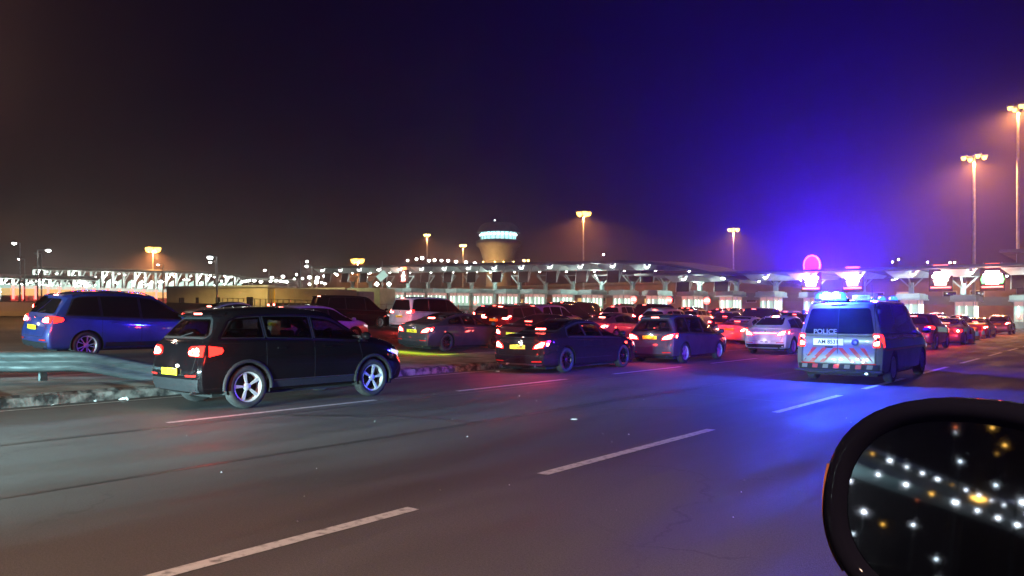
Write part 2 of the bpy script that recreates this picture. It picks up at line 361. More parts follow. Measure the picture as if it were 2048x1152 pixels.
    for v in bm.verts:
        for (yc, zc, Ra) in ctr:
            if abs(v.co.x) < hw*.6: continue
            dy, dz = v.co.y-yc, v.co.z-zc; d = math.hypot(dy, dz)
            if d < Ra:
                inside[v] = True
                if dz >= 0 and d > 1e-4: v.co.y = yc+dy/d*Ra; v.co.z = zc+dz/d*Ra
                else: v.co.y = yc+math.copysign(math.sqrt(max(Ra*Ra-dz*dz, 0)), dy)
            elif dz < 0 and abs(dy) < Ra and d < Ra*1.25: inside[v] = True
    dead = [f for f in bm.faces if all(v in inside for v in f.verts)]
    bmesh.ops.delete(bm, geom=dead, context='FACES')
    if cut:
        def inpoly(x, y, P):
            c = False; j = len(P)-1
            for i in range(len(P)):
                if (P[i][1] > y) != (P[j][1] > y) and x < (P[j][0]-P[i][0])*(y-P[i][1])/(P[j][1]-P[i][1])+P[i][0]: c = not c
                j = i
            return c
        dead = []
        for f in bm.faces:
            c = f.calc_center_median(); nn = f.normal
            for view, P in cut:
                if view == 'side' and abs(nn.x) > .45 and abs(c.x) > .3 and all(inpoly(v.co.y, v.co.z, P) for v in f.verts): dead.append(f); break
                if view == 'rear' and nn.y < -.15 and abs(nn.x) < .8 and c.y < 2 and all(inpoly(v.co.x, v.co.z, P) for v in f.verts): dead.append(f); break
                if view == 'front' and nn.y > .15 and abs(nn.x) < .8 and c.y > 2 and all(inpoly(v.co.x, v.co.z, P) for v in f.verts): dead.append(f); break
        bmesh.ops.delete(bm, geom=dead, context='FACES')
    me = bpy.data.meshes.new(kind+"_body"); bm.to_mesh(me); bm.free()
    for p in me.polygons: p.use_smooth = True
    _bodies[key] = (me, tree); return _bodies[key]
def smooth_poly(pts, n=4):
    P = [Vector((a, b, 0)) for a, b in pts]; out = []
    for i in range(len(P)):
        p0, p1, p2, p3 = P[i-1], P[i], P[(i+1) % len(P)], P[(i+2) % len(P)]
        for k in range(n):
            t = k/n; t2 = t*t; t3 = t2*t
            q = ((2*p1)+(p2-p0)*t+(2*p0-5*p1+4*p2-p3)*t2+(3*p1-p0-3*p2+p3)*t3)*.5; out.append((q.x, q.y))
    return out
def round_poly(pts, r=.05, n=3):
    """cut the corners of a polygon with small arcs"""
    out = []; N_ = len(pts)
    for i in range(N_):
        p = Vector(pts[i]); a = Vector(pts[i-1]); b = Vector(pts[(i+1) % N_]); da = (a-p); db = (b-p)
        ra = min(r, da.length*.45); rb = min(r, db.length*.45); s = p+da.normalized()*ra; e = p+db.normalized()*rb
        for k in range(n+1):
            t = k/n; q = s*(1-t)**2+p*2*t*(1-t)+e*t*t; out.append((q.x, q.y))
    return out
def patch(tree, pts, view, off=.006, step=.09, mirror=1, thick=0.0):
    """a polygon drawn in side (y,z), rear or front (x,z) view laid on the body skin, off metres proud; returns verts, faces"""
    bm = bmesh.new(); vs = [bm.verts.new((a, b, 0)) for a, b in pts]; bm.faces.new(vs)
    a0, a1 = min(p[0] for p in pts), max(p[0] for p in pts); b0, b1 = min(p[1] for p in pts), max(p[1] for p in pts)
    x = a0+step
    while x < a1:
        bmesh.ops.bisect_plane(bm, geom=bm.verts[:]+bm.edges[:]+bm.faces[:], plane_co=(x, 0, 0), plane_no=(1, 0, 0)); x += step
    y = b0+step
    while y < b1:
        bmesh.ops.bisect_plane(bm, geom=bm.verts[:]+bm.edges[:]+bm.faces[:], plane_co=(0, y, 0), plane_no=(0, 1, 0)); y += step
    bmesh.ops.triangulate(bm, faces=bm.faces[:])
    out = []; last = None
    for v in bm.verts:
        a, b = v.co.x, v.co.y
        if view == 'side': o, d = Vector((mirror*3, a, b)), Vector((-mirror, 0, 0))
        elif view == 'rear': o, d = Vector((a*mirror, -2, b)), Vector((0, 1, 0))
        elif view == 'front': o, d = Vector((a*mirror, 9, b)), Vector((0, -1, 0))
        else: o, d = Vector((a*mirror, b, 4)), Vector((0, 0, -1))
        loc, nrm, i, dist = tree.ray_cast(o, d)
        if loc is None:
            out.append(None); continue
        if nrm.dot(d) > 0: nrm = -nrm
        out.append(loc+(nrm-d).normalized()*off)
    bm.verts.index_update(); fs = [tuple(v.index for v in f.verts) for f in bm.faces]; bm.free()
    good = []   # leave out faces with a corner off the silhouette or stretched over an edge
    for f in fs:
        P = [out[i] for i in f]
        if any(p is None for p in P): continue
        if max((P[0]-P[1]).length, (P[1]-P[2]).length, (P[2]-P[0]).length) < step*3.5: good.append(f)
    used = sorted({i for f in good for i in f}); ix = {a: k for k, a in enumerate(used)}
    return [out[i] for i in used], [tuple(ix[i] for i in f) for f in good]
def patch_obj(name, tree, polys, mt, parent, **k):
    """polys: list of (view, points, mirror)"""
    mb = MB(); off = k.pop('off', .006); step = k.pop('step', .09)
    for view, pts, mir in polys:
        v, f = patch(tree, pts, view, off, step, mir)
        if f: mb.add(v, f, True)
    if not mb.f: return None
    return mb.obj(name, mt, parent, fixn=False, **k)
def strip(pts, wd):
    """polygon of width wd along an open 2D path"""
    L_, R_ = [], []
    for i, p in enumerate(pts):
        a = Vector(pts[max(i-1, 0)]); b = Vector(pts[min(i+1, len(pts)-1)]); d = (b-a).normalized(); n = Vector((-d.y, d.x))*wd/2
        L_.append(tuple(Vector(p)+n)); R_.append(tuple(Vector(p)-n))
    return L_+R_[::-1]
_wheels = {}
def wheel_meshes(r, style='five'):
    key = (round(r, 3), style)
    if key in _wheels: return _wheels[key]
    wd = .205; h = wd/2; ri = r*.70
    t = MB().lathe([(ri*.98, -h*.8), (ri+.015, -h*.95), (r-.05, -h), (r-.012, -h*.86), (r, -h*.55), (r, h*.55), (r-.012, h*.86), (r-.05, h), (ri+.015, h*.95), (ri*.98, h*.8)], 'x', 28)
    tm = t.mesh('tyre'); tm.materials.append(M['rubber'])
    b = MB().lathe([(ri, h*.86), (ri-.022, h*.80), (ri-.03, h*.35), (ri-.035, -h*.6), (.0, -h*.6)], 'x', 28)
    nsp = {'five': 5, 'ten': 10, 'vee': 5}[style]
    for i in range(nsp):
        a = 2*math.pi*i/nsp+.3
        def pt(rad, ang, x): return (x, rad*math.cos(ang), rad*math.sin(ang))
        if style == 'vee': arms = ((-.10, -.24), (.10, .24))
        else: arms = ((0, 0),)
        for a0, a1 in arms:
            w0, w1 = (.20, .13) if style == 'five' else (.09, .055)
            r0, r1 = .045, ri-.012
            vs = [pt(r0, a+a0-w0*1.4, h*.62), pt(r0, a+a0+w0*1.4, h*.62), pt(r1, a+a1+w1, h*.80), pt(r1, a+a1-w1, h*.80),
                  pt(r0, a+a0-w0*1.4, h*.3), pt(r0, a+a0+w0*1.4, h*.3), pt(r1, a+a1+w1, h*.45), pt(r1, a+a1-w1, h*.45)]
            b.add(vs, [(0,1,2,3), (4,7,6,5), (0,4,5,1), (1,5,6,2), (2,6,7,3), (3,7,4,0)])
    b.lathe([(.0, h*.68), (.05, h*.68), (.062, h*.6), (.065, h*.3)], 'x', 16)
    rm = b.mesh('rim'); rm.materials.append(M['alloy'])
    d = MB().lathe([(ri-.04, -h*.2), (0, -h*.2)], 'x', 20); dm = d.mesh('brake_disc'); dm.materials.append(M['dark'])
    _wheels[key] = (tm, rm, dm); return _wheels[key]
def add_wheels(root, kind, style, dark_rims=False, detail=True, steer=0):
    sp = SPECS[kind]; tm, rm, dm = wheel_meshes(sp['wr'], style); hw = sp['W']/2
    for i, wy in enumerate((sp['ra'], sp['ra']+sp['wb'])):
        for s in (1, -1):
            if detail:
                wh = mesh_obj('wheel', tm, root, (s*(hw-.115), wy, sp['wr']))
                r = mesh_obj('rim', rm, wh)
                if dark_rims: r.material_slots[0].link = 'OBJECT'; r.material_slots[0].material = M['alloy_dark']
                mesh_obj('brake_disc', dm, wh)
            else:
                wh = mesh_obj('wheel', tm, root, (s*(hw-.115), wy, sp['wr'])); mesh_obj('rim', rm, wh)
            wh.rotation_euler = (rnd.uniform(0, 6), 0, (math.pi if s < 0 else 0)+(R(steer) if i == 1 else 0))
def side_glass(kind):
    """outline of the side glass in side view, split at the pillars"""
    sp = SPECS[kind]; st = sp['st']
    sed = kind in ('sedan', 'coupe', 'cross')
    i0 = {'sedan': 2, 'coupe': 2, 'cross': 1}.get(kind, 0)
    tops, bots = [], []
    n = len(st)
    for j in range(i0, n):
        yb, zb, yt, zt, xe, pw = st[j]
        if zt-zb < .17: 
            if tops: tops.append((yt, min(zt, zb+.15))); break
            continue
        y = lerp(yb, yt, .85)
        if j == i0: y += .16 if not sed else .28
        tops.append((y, zt-min(sp.get('gtop', .125), (zt-zb)*.36)))
    tops = [(p.x, p.y) for p in crom([Vector((a, b, 0)) for a, b in tops], 4)]
    y0, y1 = tops[0][0]-(.22 if not sed else .22), tops[-1][0]-.02
    def belt(y):
        for a, b in zip(st, st[1:]):
            if a[0] <= y <= b[0]: return lerp(a[1], b[1], (y-a[0])/(b[0]-a[0]))+.035
        return st[0][1]+.035 if y < st[0][0] else st[-1][1]
    def top(y):
        for a, b in zip(tops, tops[1:]):
            if a[0] <= y <= b[0]: return lerp(a[1], b[1], (y-a[0])/(b[0]-a[0]+1e-9))
        return tops[0][1] if y < tops[0][0] else tops[-1][1]
    ps = {'sedan': [.32, .64], 'coupe': [.34, .62], 'cross': [.36, .64], 'van': [.32, .68], 'minivan': [.30, .64]}.get(kind, [.27, .60])
    yp = [y0+(y1-y0)*p for p in ps]; g = .035; panes = []
    spans = [(y0, yp[0]-g), (yp[0]+g, yp[1]-g), (yp[1]+g, y1)]
    for i, (a, b) in enumerate(spans):
        N_ = 8; pts = [(lerp(a, b, k/N_), belt(lerp(a, b, k/N_))) for k in range(N_+1)]
        ts = max(a, tops[0][0]) if i == 0 else a
        pts += [(lerp(b, ts, k/N_), top(lerp(b, ts, k/N_))) for k in range(N_+1)]
        pts = [p for k, p in enumerate(pts) if k == 0 or (Vector(p)-Vector(pts[k-1])).length > .015]
        panes.append(pts)
    N_ = 16; m = .028
    whole = [(lerp(y0-m*1.6, y1+m*2, k/N_), belt(min(max(lerp(y0, y1, k/N_), y0), y1))-m) for k in range(N_+1)]
    whole += [(lerp(y1+m*2, tops[0][0]-m, k/N_), top(min(max(lerp(y1, tops[0][0], k/N_), tops[0][0]), y1))+m*.9) for k in range(N_+1)]
    return panes, whole
def end_glass(kind):
    sp = SPECS[kind]; st = sp['st']; hw = sp['W']/2; zb = st[0][1]
    if kind in ('sedan', 'coupe', 'cross'):
        zlo = {'sedan': 1.135, 'coupe': 1.16, 'cross': 1.17}[kind]; zhi = {'sedan': 1.395, 'coupe': 1.36, 'cross': 1.47}[kind]; xl, xh = {'cross': (.57, .47)}.get(kind, (.60, .49))
    else: zlo = zb+.05; zhi = st[0][3]-.11; xl, xh = hw*.80, st[0][4]-.10
    if kind == 'van': zlo = zb+.02; zhi = 1.70; xl, xh = .76, .64
    rw = round_poly([(-xl, zlo), (xl, zlo), (xh, zhi), (-xh, zhi)], .07)
    jt = max(range(len(st)), key=lambda j: st[j][3]); ztop = st[jt][3]
    jc = next(j for j in range(jt, len(st)) if st[j][3]-st[j][1] < .17); z0, z1 = st[jc][3]+.04, ztop-.12; w1 = .58 if kind in ('van', 'minivan') else .50
    ws = round_poly([(-st[jc][4]+.06, z0), (st[jc][4]-.06, z0), (w1, z1), (-w1, z1)], .06)
    return rw, ws, zlo
CARN = [0]
def make_car(name, kind, pnt, opts, near=True):
    """a car with its rear bumper at local y=0, wheels on z=0, facing +y"""
    sp = SPECS[kind]; L = sp['L']; hw = sp['W']/2; st = sp['st']; O = dict(rims='five', dark_rims=False, plate=None, plate_z=None, high=True, tail='wrap', brake=1.0)
    O.update(opts)
    root = empty(name); zb = st[0][1]; sed = kind in ('sedan', 'coupe', 'cross'); see = O.get('see', False)
    panes, whole = side_glass(kind)
    rw, ws, zlo = end_glass(kind)
    me, tree = body_mesh(kind, 12, 7, [('side', p) for p in panes]+[('rear', rw), ('front', ws)]) if see else body_mesh(kind)
    me2 = me if me.users == 0 else me.copy(); me2.materials.clear(); me2.materials.append(pnt)
    mesh_obj('body', me2, root)
    st_ = .11 if near else .2
    # windows
    GL = M['glass_clear'] if see else M['glass']
    if near:
        for s in (1, -1):
            if see:
                patch_obj('window_trim', tree, [('side', strip(whole+[whole[0]], .03), s)], O.get('trim', M['trim']), root, off=.012, step=st_)
                for p in panes: patch_obj('window_seal', tree, [('side', strip(p+[p[0]], .062), s)], M['trim'], root, off=.007, step=.08)
            else: patch_obj('window_trim', tree, [('side', whole, s)], O.get('trim', M['trim']), root, off=.004, step=st_)
            for p in panes: patch_obj('side_window', tree, [('side', p, s)], GL, root, off=.009, step=st_)
    else:
        for s in (1, -1): patch_obj('side_window', tree, [('side', p, s) for p in panes], M['glass'], root, off=.008, step=st_)
    patch_obj('rear_window', tree, [('rear', rw, 1)], GL, root, off=.009, step=st_)
    patch_obj('windscreen', tree, [('front', ws, 1)], GL, root, off=.009, step=st_)
    if see:
        patch_obj('window_seal', tree, [('rear', strip(rw+[rw[0]], .07), 1)], M['trim'], root, off=.006, step=.08)
        patch_obj('window_seal', tree, [('front', strip(ws+[ws[0]], .07), 1)], M['trim'], root, off=.006, step=.08)
        yf = sp['ra']+sp['wb']*.46; zt_ = zb
        for (x, y) in ((-.38, yf), (.38, yf), (-.40, yf-.95), (.40, yf-.95), (0, yf-.95)):
            sm = MB(); sm.box(x-.22, x+.22, y-.02, y+.45, .42, .60); sm.add([(x-.20, y-.06, .55), (x+.20, y-.06, .55), (x+.20, y+.06, .55), (x-.20, y+.06, .55), (x-.17, y-.20, zb+.14), (x+.17, y-.20, zb+.14), (x+.17, y-.10, zb+.14), (x-.17, y-.10, zb+.14)], [(0,3,2,1), (4,5,6,7), (0,1,5,4), (1,2,6,5), (2,3,7,6), (3,0,4,7)])
            so_ = sm.obj('seat', M['seat'], root, bevel=.03); MB().box(x-.12, x+.12, y-.21, y-.12, zb+.17, zb+.34).obj('headrest', M['seat'], so_, bevel=.03)
        MB().box(-hw*.80, hw*.80, sp['ra']+sp['wb']-.62, sp['ra']+sp['wb']-.25, .5, zb-.03).obj('dashboard', M['seat'], root, bevel=.05)
        MB().lathe([(.155, -.014), (.185, -.014), (.185, .014), (.155, .014), (.155, -.014)], 'z', 22).obj('steering_wheel', M['trim'], root, (.38, sp['ra']+sp['wb']-.72, zb+.0)).rotation_euler = (R(62), 0, 0)
        MB().box(-.12, .12, -.01, .02, -.035, .035).obj('rear_view_mirror', M['trim'], root, (0, sp['ra']+sp['wb']-.78, zb+.40), bevel=.01)
    # lamps
    tz = O.get('tail_z', zb-.13); th = O.get('tail_h', .17)
    w0 = O.get('tail_w', .30); xo = hw*.905; yc = st[0][0]+.055
    side_len = O.get('tail_side', .17)
    sh = lambda pts: [(a+yc, b) for a, b in pts]
    for s in (1, -1):
        if O['tail'] in ('tall', 'police'):
            a = [(xo-.13, tz-.06), (xo, tz-.06), (xo, tz+.24), (xo-.13, tz+.24)]
            b = [(.0, tz-.06), (.07, tz-.06), (.07, tz+.22), (.0, tz+.24)]
            cr = [(xo-.115, tz-.02), (xo-.02, tz-.02), (xo-.02, tz+.20), (xo-.115, tz+.20), (xo-.115, tz+.13), (xo-.065, tz+.13), (xo-.065, tz+.05), (xo-.115, tz+.05)]
        elif O['tail'] == 'lexus':
            a = [(xo-w0, tz-.03), (xo, tz-.04), (xo, tz+.15), (xo-.08, tz+.16), (xo-.10, tz+.05), (xo-w0, tz+.03)]
            b = [(.0, tz-.04), (side_len, tz+.10), (side_len, tz+.15), (.0, tz+.15)]
            cr = [(xo-w0+.03, tz-.02), (xo-.03, tz-.02), (xo-.03, tz+.12), (xo-.07, tz+.13), (xo-.09, tz+.03), (xo-w0+.03, tz+.02)]
        elif O['tail'] == 'slant':
            a = [(xo-w0, tz-.10), (xo-.05, tz-.07), (xo, tz+.03), (xo, tz+.10), (xo-.12, tz+.09), (xo-w0+.05, tz)]
            b = [(-.06, tz-.0), (side_len, tz+.10), (side_len*.8, tz+.13), (-.06, tz+.10)]
            cr = [(xo-w0+.05, tz-.075), (xo-.07, tz-.05), (xo-.03, tz+.04), (xo-.03, tz+.075), (xo-.12, tz+.065), (xo-w0+.09, tz-.01)]
        elif O['tail'] == 'dots':
            a = [(xo-w0, tz-.02), (xo-w0+.05, tz-.075), (xo, tz-.085), (xo, tz+.09), (xo-w0+.06, tz+.08), (xo-w0, tz+.04)]
            b = [(-.065, tz-.085), (side_len*.8, tz-.04), (side_len, tz+.01), (side_len*.85, tz+.06), (-.065, tz+.09)]
            cr = [(xo-.13+.06*math.cos(k*.785), tz+.0+.06*math.sin(k*.785)) for k in range(8)]
        else:
            a = round_poly([(xo-w0, tz-th/2+.03), (xo, tz-th/2), (xo, tz+th/2), (xo-w0, tz+th/2-.01)], .03)
            b = round_poly([(.0, tz-th/2), (side_len, tz), (side_len, tz+th/2), (.0, tz+th/2)], .03)
            cr = round_poly([(xo-w0*.8, tz-th*.2), (xo-.03, tz-th*.25), (xo-.03, tz+th*.32), (xo-w0*.65, tz+th*.25)], .02)
        tl = patch_obj('tail_light', tree, [('rear', a, s), ('side', sh(b), s)], M['red_lens'], root, off=.014, step=.035 if near else .08)
        if tl: patch_obj('lit_bulb', tree, [('rear', cr, s)]+([('side', sh([(.02, tz-.03), (side_len*.55, tz+.03), (side_len*.55, tz+.06), (.02, tz+.06)]), s)] if O['tail'] in ('wrap', 'slant') else []), M['red_core'], tl, off=.022, step=.035 if near else .08)
        if O['tail'] == 'dots' and near:
            for (cx, cz, r_) in ((xo-.23, tz+.02, .028), (xo-.30, tz-.02, .035)):
                patch_obj('lit_bulb', tree, [('rear', [(cx+r_*math.cos(k*.785), cz+r_*math.sin(k*.785)) for k in range(8)], s)], M['red_core'], tl, off=.022, step=.06)
            patch_obj('lit_bulb', tree, [('rear', [(xo-.27, tz-.065), (xo-.06, tz-.065), (xo-.06, tz-.04), (xo-.27, tz-.04)], s)], M['red_core'], tl, off=.022, step=.06)
        # head lamps (front, mostly unseen)
        fz = st[-1][1]-.02
        patch_obj('headlight', tree, [('front', round_poly([(hw*.45, fz-.10), (hw*.86, fz-.08), (hw*.86, fz+.06), (hw*.50, fz-.01)], .02), s), ('side', round_poly([(L-.42, fz+.02), (L-.14, fz-.07), (L-.10, fz+.02), (L-.42, fz+.09)], .02), s)], M['head_lens'], root, off=.01, step=.08)
    if O.get('bar'): patch_obj('light_bar', tree, [('rear', [(-xo+w0-.02, tz-.012), (xo-w0+.02, tz-.012), (xo-w0+.02, tz+.018), (-xo+w0-.02, tz+.018)], 1)], M['red_soft'], root, off=.016, step=.1)
    if O['high']:
        if sed and kind != 'cross': hz, hh, hx = zlo+.015, .022, .17
        else: hz, hh, hx = st[0][3]-.045, .03, .13
        if kind == 'cross': hz = 1.50; hh = .028
        patch_obj('brake_light', tree, [('rear', [(-hx, hz), (hx, hz), (hx, hz+hh), (-hx, hz+hh)], 1)], M['red_core'] if near else M['red_soft'], root, off=.02, step=.1)
    # number plate
    pz = O['plate_z'] or zb-.18
    loc, nrm, i_, d_ = tree.ray_cast(Vector((0, -2, pz)), Vector((0, 1, 0)))
    if loc is not None:
        pm = MB().box(-.26, .26, -.012, 0, -.055, .055).obj('number_plate', O.get('plate_mat', M['plate_y']), root, (0, loc.y-.02, pz), bevel=.004)
        if near and O['plate']: text_obj('plate_writing', O['plate'], .096, M['plate_ink'], pm, (0, -.0135, 0), (R(90), 0, 0), .0006, .002, sx=.92)
        if near:
            lamp('plate_lamp', 'POINT', (0, loc.y-.09, pz+.12), O.get('plate_w', .22), (1, .95, .8), root, .03)
    add_wheels(root, kind, O['rims'], O['dark_rims'], near)
    # dark underside, wheel housings
    u = MB(); u.box(-hw*.80, hw*.80, .25, L-.3, sp['sill']-.10, sp['sill']+.10)
    u.obj('underbody', M['dark'], root)
    for wy in (sp['ra'], sp['ra']+sp['wb']):
        for s in (1, -1):
            Ra = sp['wr']+.043; n = 14; vs = []; fs = []
            for k in range(n+1):
                a = math.pi*(k/n)*1.18-.28
                for x in (hw*.5, hw*1.0-.012): vs.append((s*x, wy+Ra*math.cos(a), sp['wr']+Ra*math.sin(a)))
            for k in range(n): fs.append((2*k, 2*k+1, 2*k+3, 2*k+2))
            c = len(vs); vs.append((s*hw*.5, wy, sp['wr']))
            for k in range(n): fs.append((2*k, 2*k+2, c))
            MB().add(vs, fs).obj('wheel_housing', M['dark'], root)
    if near:
        if O.get('flare'):   # dark plastic lips round the arches
            for wy in (sp['ra'], sp['ra']+sp['wb']):
                for s in (1, -1):
                    mb = MB(); vs = []; fs = []; n = 18; Ra = sp['wr']+.04
                    for k in range(n+1):
                        a = math.pi*(k/n)*1.06-.10
                        for (dr, x) in ((0, .03), (0, -.014), (.045, -.018), (.065, .01)):
                            yy, zz = wy+(Ra+dr)*math.cos(a), max(sp['wr']+(Ra+dr)*math.sin(a), .2)
                            vs.append((s*(hw-x), yy, zz))
                    for k in range(n):
                        for q in range(3): fs.append((4*k+q, 4*k+q+1, 4*k+q+5, 4*k+q+4))
                    mb.add(vs, fs, True).obj('arch_trim', M['trim'], root)
        # sill and lower bumper
        if O.get('flare') or O.get('lowtrim'):
            s0 = sp['sill']
            for s in (1, -1):
                ys = [sp['ra']+sp['wr']+.10, sp['ra']+sp['wb']-sp['wr']-.10]
                patch_obj('sill_trim', tree, [('side', [(ys[0], s0+.01), (ys[1], s0+.01), (ys[1], s0+.12), (ys[0], s0+.12)], s)], M['trim'], root, off=.012, step=.2)
                if O.get('flare'): patch_obj('chrome_strip', tree, [('side', [(ys[0], s0+.125), (ys[1], s0+.125), (ys[1], s0+.142), (ys[0], s0+.142)], s)], M['chrome'], root, off=.018, step=.2)
        # rear bumper trim
        if O.get('bump', True):
            z0 = sp['sill']
            patch_obj('bumper_trim', tree, [('rear', [(-hw*.82, z0+.0), (hw*.82, z0+.0), (hw*.86, z0+O.get('bh', .13)), (-hw*.86, z0+O.get('bh', .13))], 1)], O.get('bump_mat', M['trim']), root, off=.010, step=.09)
        for s in (1, -1):
            rz = sp['sill']+O.get('bh', .13)+.035
            patch_obj('reflector', tree, [('rear', round_poly([(hw*.52, rz), (hw*.84, rz+.01), (hw*.84, rz+.04), (hw*.52, rz+.035)], .01), s)], M['reflector'], root, off=.016, step=.1)
        # panel gaps: boot lid and doors
        gap = []
        for s in (1, -1):
            for yy in [panes[0][-1][0]+.0 if False else lerp(panes[0][0][0], panes[2][8][0], f) for f in (.27, .60)]:
                gap.append(('side', [(yy-.004, sp['sill']+.14), (yy+.004, sp['sill']+.14), (yy+.004, st[4][1]-.0), (yy-.004, st[4][1]-.0)], s))
            gap.append(('side', strip([(L-1.12, sp['sill']+.30), (L-1.13, .7), (L-1.2, st[-4][1]-.02)], .007), s))
        bz = sp['sill']+.26
        gap.append(('rear', strip([(-hw*.80, zb-.03), (-hw*.72, bz+.06), (-hw*.66, bz), (hw*.66, bz), (hw*.72, bz+.06), (hw*.80, zb-.03)], .009), 1))
        for g_ in gap: patch_obj('panel_gap', tree, [g_], M['dark'], root, off=.003, step=.12)
        # door handles, mirrors
        for s in (1, -1):
            for f in (.33, .66):
                yy = lerp(panes[0][0][0], panes[2][8][0], f)+.10; hz = st[4][1]-.10
                loc, nrm, i_, d_ = tree.ray_cast(Vector((3*s, yy, hz)), Vector((-s, 0, 0)))
                if loc is not None: MB().box(-.016, .016, -.085, .085, -.014, .014).obj('door_handle', O.get('handle', pnt), root, (loc.x+s*.02, yy, hz), bevel=.008)
            my = panes[2][8][0]-.10; mz = st[6][1]+.10; mx = s*(hw-.02)
            mm = MB().lathe([(0, -.075), (.055, -.06), (.085, -.02), (.09, .03), (.085, .045), (0, .045)], 'z', 14)
            mo = mm.obj('door_mirror', pnt, root, (mx+s*.10, my, mz)); mo.rotation_euler = (R(-90), 0, 0); mo.scale = (1.25, .85, 1)
            fc = MB().lathe([(.078, .047), (0, .047)], 'z', 14).obj('mirror_glass', M['chrome'], mo)
            MB().bar((mx-s*.05, my, mz-.05), (mx+s*.08, my, mz-.03), .03).obj('mirror_arm', M['trim'], root)
        if O.get('rails'):
            for s in (1, -1):
                mb = MB(); ys = [st[1][2]+.05, st[2][2], st[3][2], st[4][2], st[5][2]-.05]
                pts = []
                for j, yy in enumerate(ys):
                    xe = lerp(st[1][4], st[3][4], min(j/2, 1))-.055; zt = max(z for z in [lerp(a[3], b[3], (yy-a[2])/(b[2]-a[2])) for a, b in zip(st, st[1:]) if a[2] <= yy <= b[2]])
                    pts.append(Vector((s*xe, yy, zt+(.018 if 0 < j < 4 else -.02))))
                for a, b in zip(pts, pts[1:]): mb.tube(a, b, .014, n=6)
                mb.obj('roof_rail', O.get('rail_mat', M['trim']), root)
        if not sed and kind != 'van':   # roof spoiler
            yt, zt = st[0][2], st[0][3]
            MB().add([(-.56, yt-.14, zt-.03), (.56, yt-.14, zt-.03), (.60, yt+.10, zt+.005), (-.60, yt+.10, zt+.005), (-.56, yt-.13, zt-.06), (.56, yt-.13, zt-.06), (.6, yt+.08, zt-.10), (-.6, yt+.08, zt-.10)],
                [(0,1,2,3), (4,7,6,5), (0,4,5,1), (1,5,6,2), (3,7,4,0), (2,6,7,3)]).obj('spoiler', pnt, root, bevel=.01)
        for s in ((1, -1) if O.get('twin_exhaust') else (1,)):
            MB().tube((s*hw*.62, -.015, sp['sill']-.02), (s*hw*.62, .2, sp['sill']-.02), .032, n=12).obj('exhaust', M['chrome'], root)
        if O.get('wiper', not sed):
            loc, nrm, i_, d_ = tree.ray_cast(Vector((-.05, -2, zlo+.03)), Vector((0, 1, 0)))
            if loc: MB().bar((-.05, loc.y-.03, zlo+.0), (.30, loc.y+.0, zlo+.07), .014).obj('wiper', M['trim'], root)
        if O.get('emblem', True):
            loc, nrm, i_, d_ = tree.ray_cast(Vector((0, -2, zb-.055)), Vector((0, 1, 0)))
            if loc: e = MB().lathe([(0, 0), (.032, 0), (.036, .006), (.030, .010), (0, .012)], 'z', 16).obj('emblem', M['chrome'], root, (0, loc.y-.002, zb-.055)); e.rotation_euler = (R(90), 0, 0)
    return root
def gz(x, y=0):
    """height of the paved ground, rising away from the carriageway"""
    x = -x
    if x < 14.5: return 0.0
    if x < 30: return (x-14.5)*.045
    return .70+(x-30)*.029
def place(root, rx, Z, label, cat, group=None, head=0.0, kind='suv', zoff=0.0, sc=1.0, edge='right'):
    """put the car so that its rear right corner stands in picture column rx at depth Z"""
    sp = SPECS[kind]; hw = sp['W']/2; p = W(rx, Z); a = -R(head)
    off = Matrix.Rotation(a, 3, 'Z') @ Vector((hw*sc, 0, 0)); p = p-off
    f = Matrix.Rotation(a, 3, 'Z') @ Vector((0, sp['L']*.5*sc, 0))
    za = gz(p.x); sl = .045 if p.x < -14.5 and p.x > -30 else (.029 if p.x <= -30 else 0)
    root.location = (p.x, p.y, za+zoff); root.rotation_euler = (0, math.atan(sl), a); root.scale = (sc, sc, sc)
    tag(root, label, cat, group); return root
# ------------------------------------------------------------------ haze, ground, road
def struct(o, label=None): return tag(o, label, kind='structure')
me = bpy.data.meshes.new('ground'); xs = [-420,-300,-200,-130,-90,-60,-45,-30,-25,-20,-17,-14.5,-10,-5,0,10,40,120]; ys = [-120+8*i for i in range(0, 66)]
vs = [(x, y, gz(x)) for y in ys for x in xs]; nx = len(xs)
fs = [(j*nx+i, j*nx+i+1, (j+1)*nx+i+1, (j+1)*nx+i) for j in range(len(ys)-1) for i in range(nx-1)]
me.from_pydata(vs, [], fs); me.materials.append(M['asphalt']); g = bpy.data.objects.new('road', me); link(g); struct(g, 'grey asphalt road and plaza under the queue of cars')
def sheet(mb, x0, x1, y0, y1, dz=.004):
    mb.add([(x0,y0,gz(x0)+dz),(x1,y0,gz(x1)+dz),(x1,y1,gz(x1)+dz),(x0,y1,gz(x0)+dz)], [(0,1,2,3)])
mk = MB()
for a_, b_ in [(-10.5, -7), (-5.2, -1.8), (.3, 4.2), (5.88, 9.65), (12.0, 15.4), (17.05, 20.6)]+[(22.6+6*k, 26.2+6*k) for k in range(8)]: sheet(mk, -4.46, -4.33, a_, b_)
for k in range(-2, 9): sheet(mk, -10.72, -10.59, 5.6+6*k-.2, 9.25+6*k)
y = -30
while y < 60:
    e = y+rnd.uniform(2.5, 9); sheet(mk, -14.05, -13.97, y, e); y = e+rnd.choice((.02, .05, .3))
for x in (-21.6, -25.4): 
    for k in range(0, 7): sheet(mk, x-.05, x+.05, 12+9*k, 15+9*k)
for xx in (1.0,): 
    for k in range(1, 12): sheet(mk, xx-.06, xx+.06, .0+6*k, 3.7+6*k)
struct(mk.obj('road_markings', M['paint_line']), 'worn white lane dashes and edge lines on the asphalt')
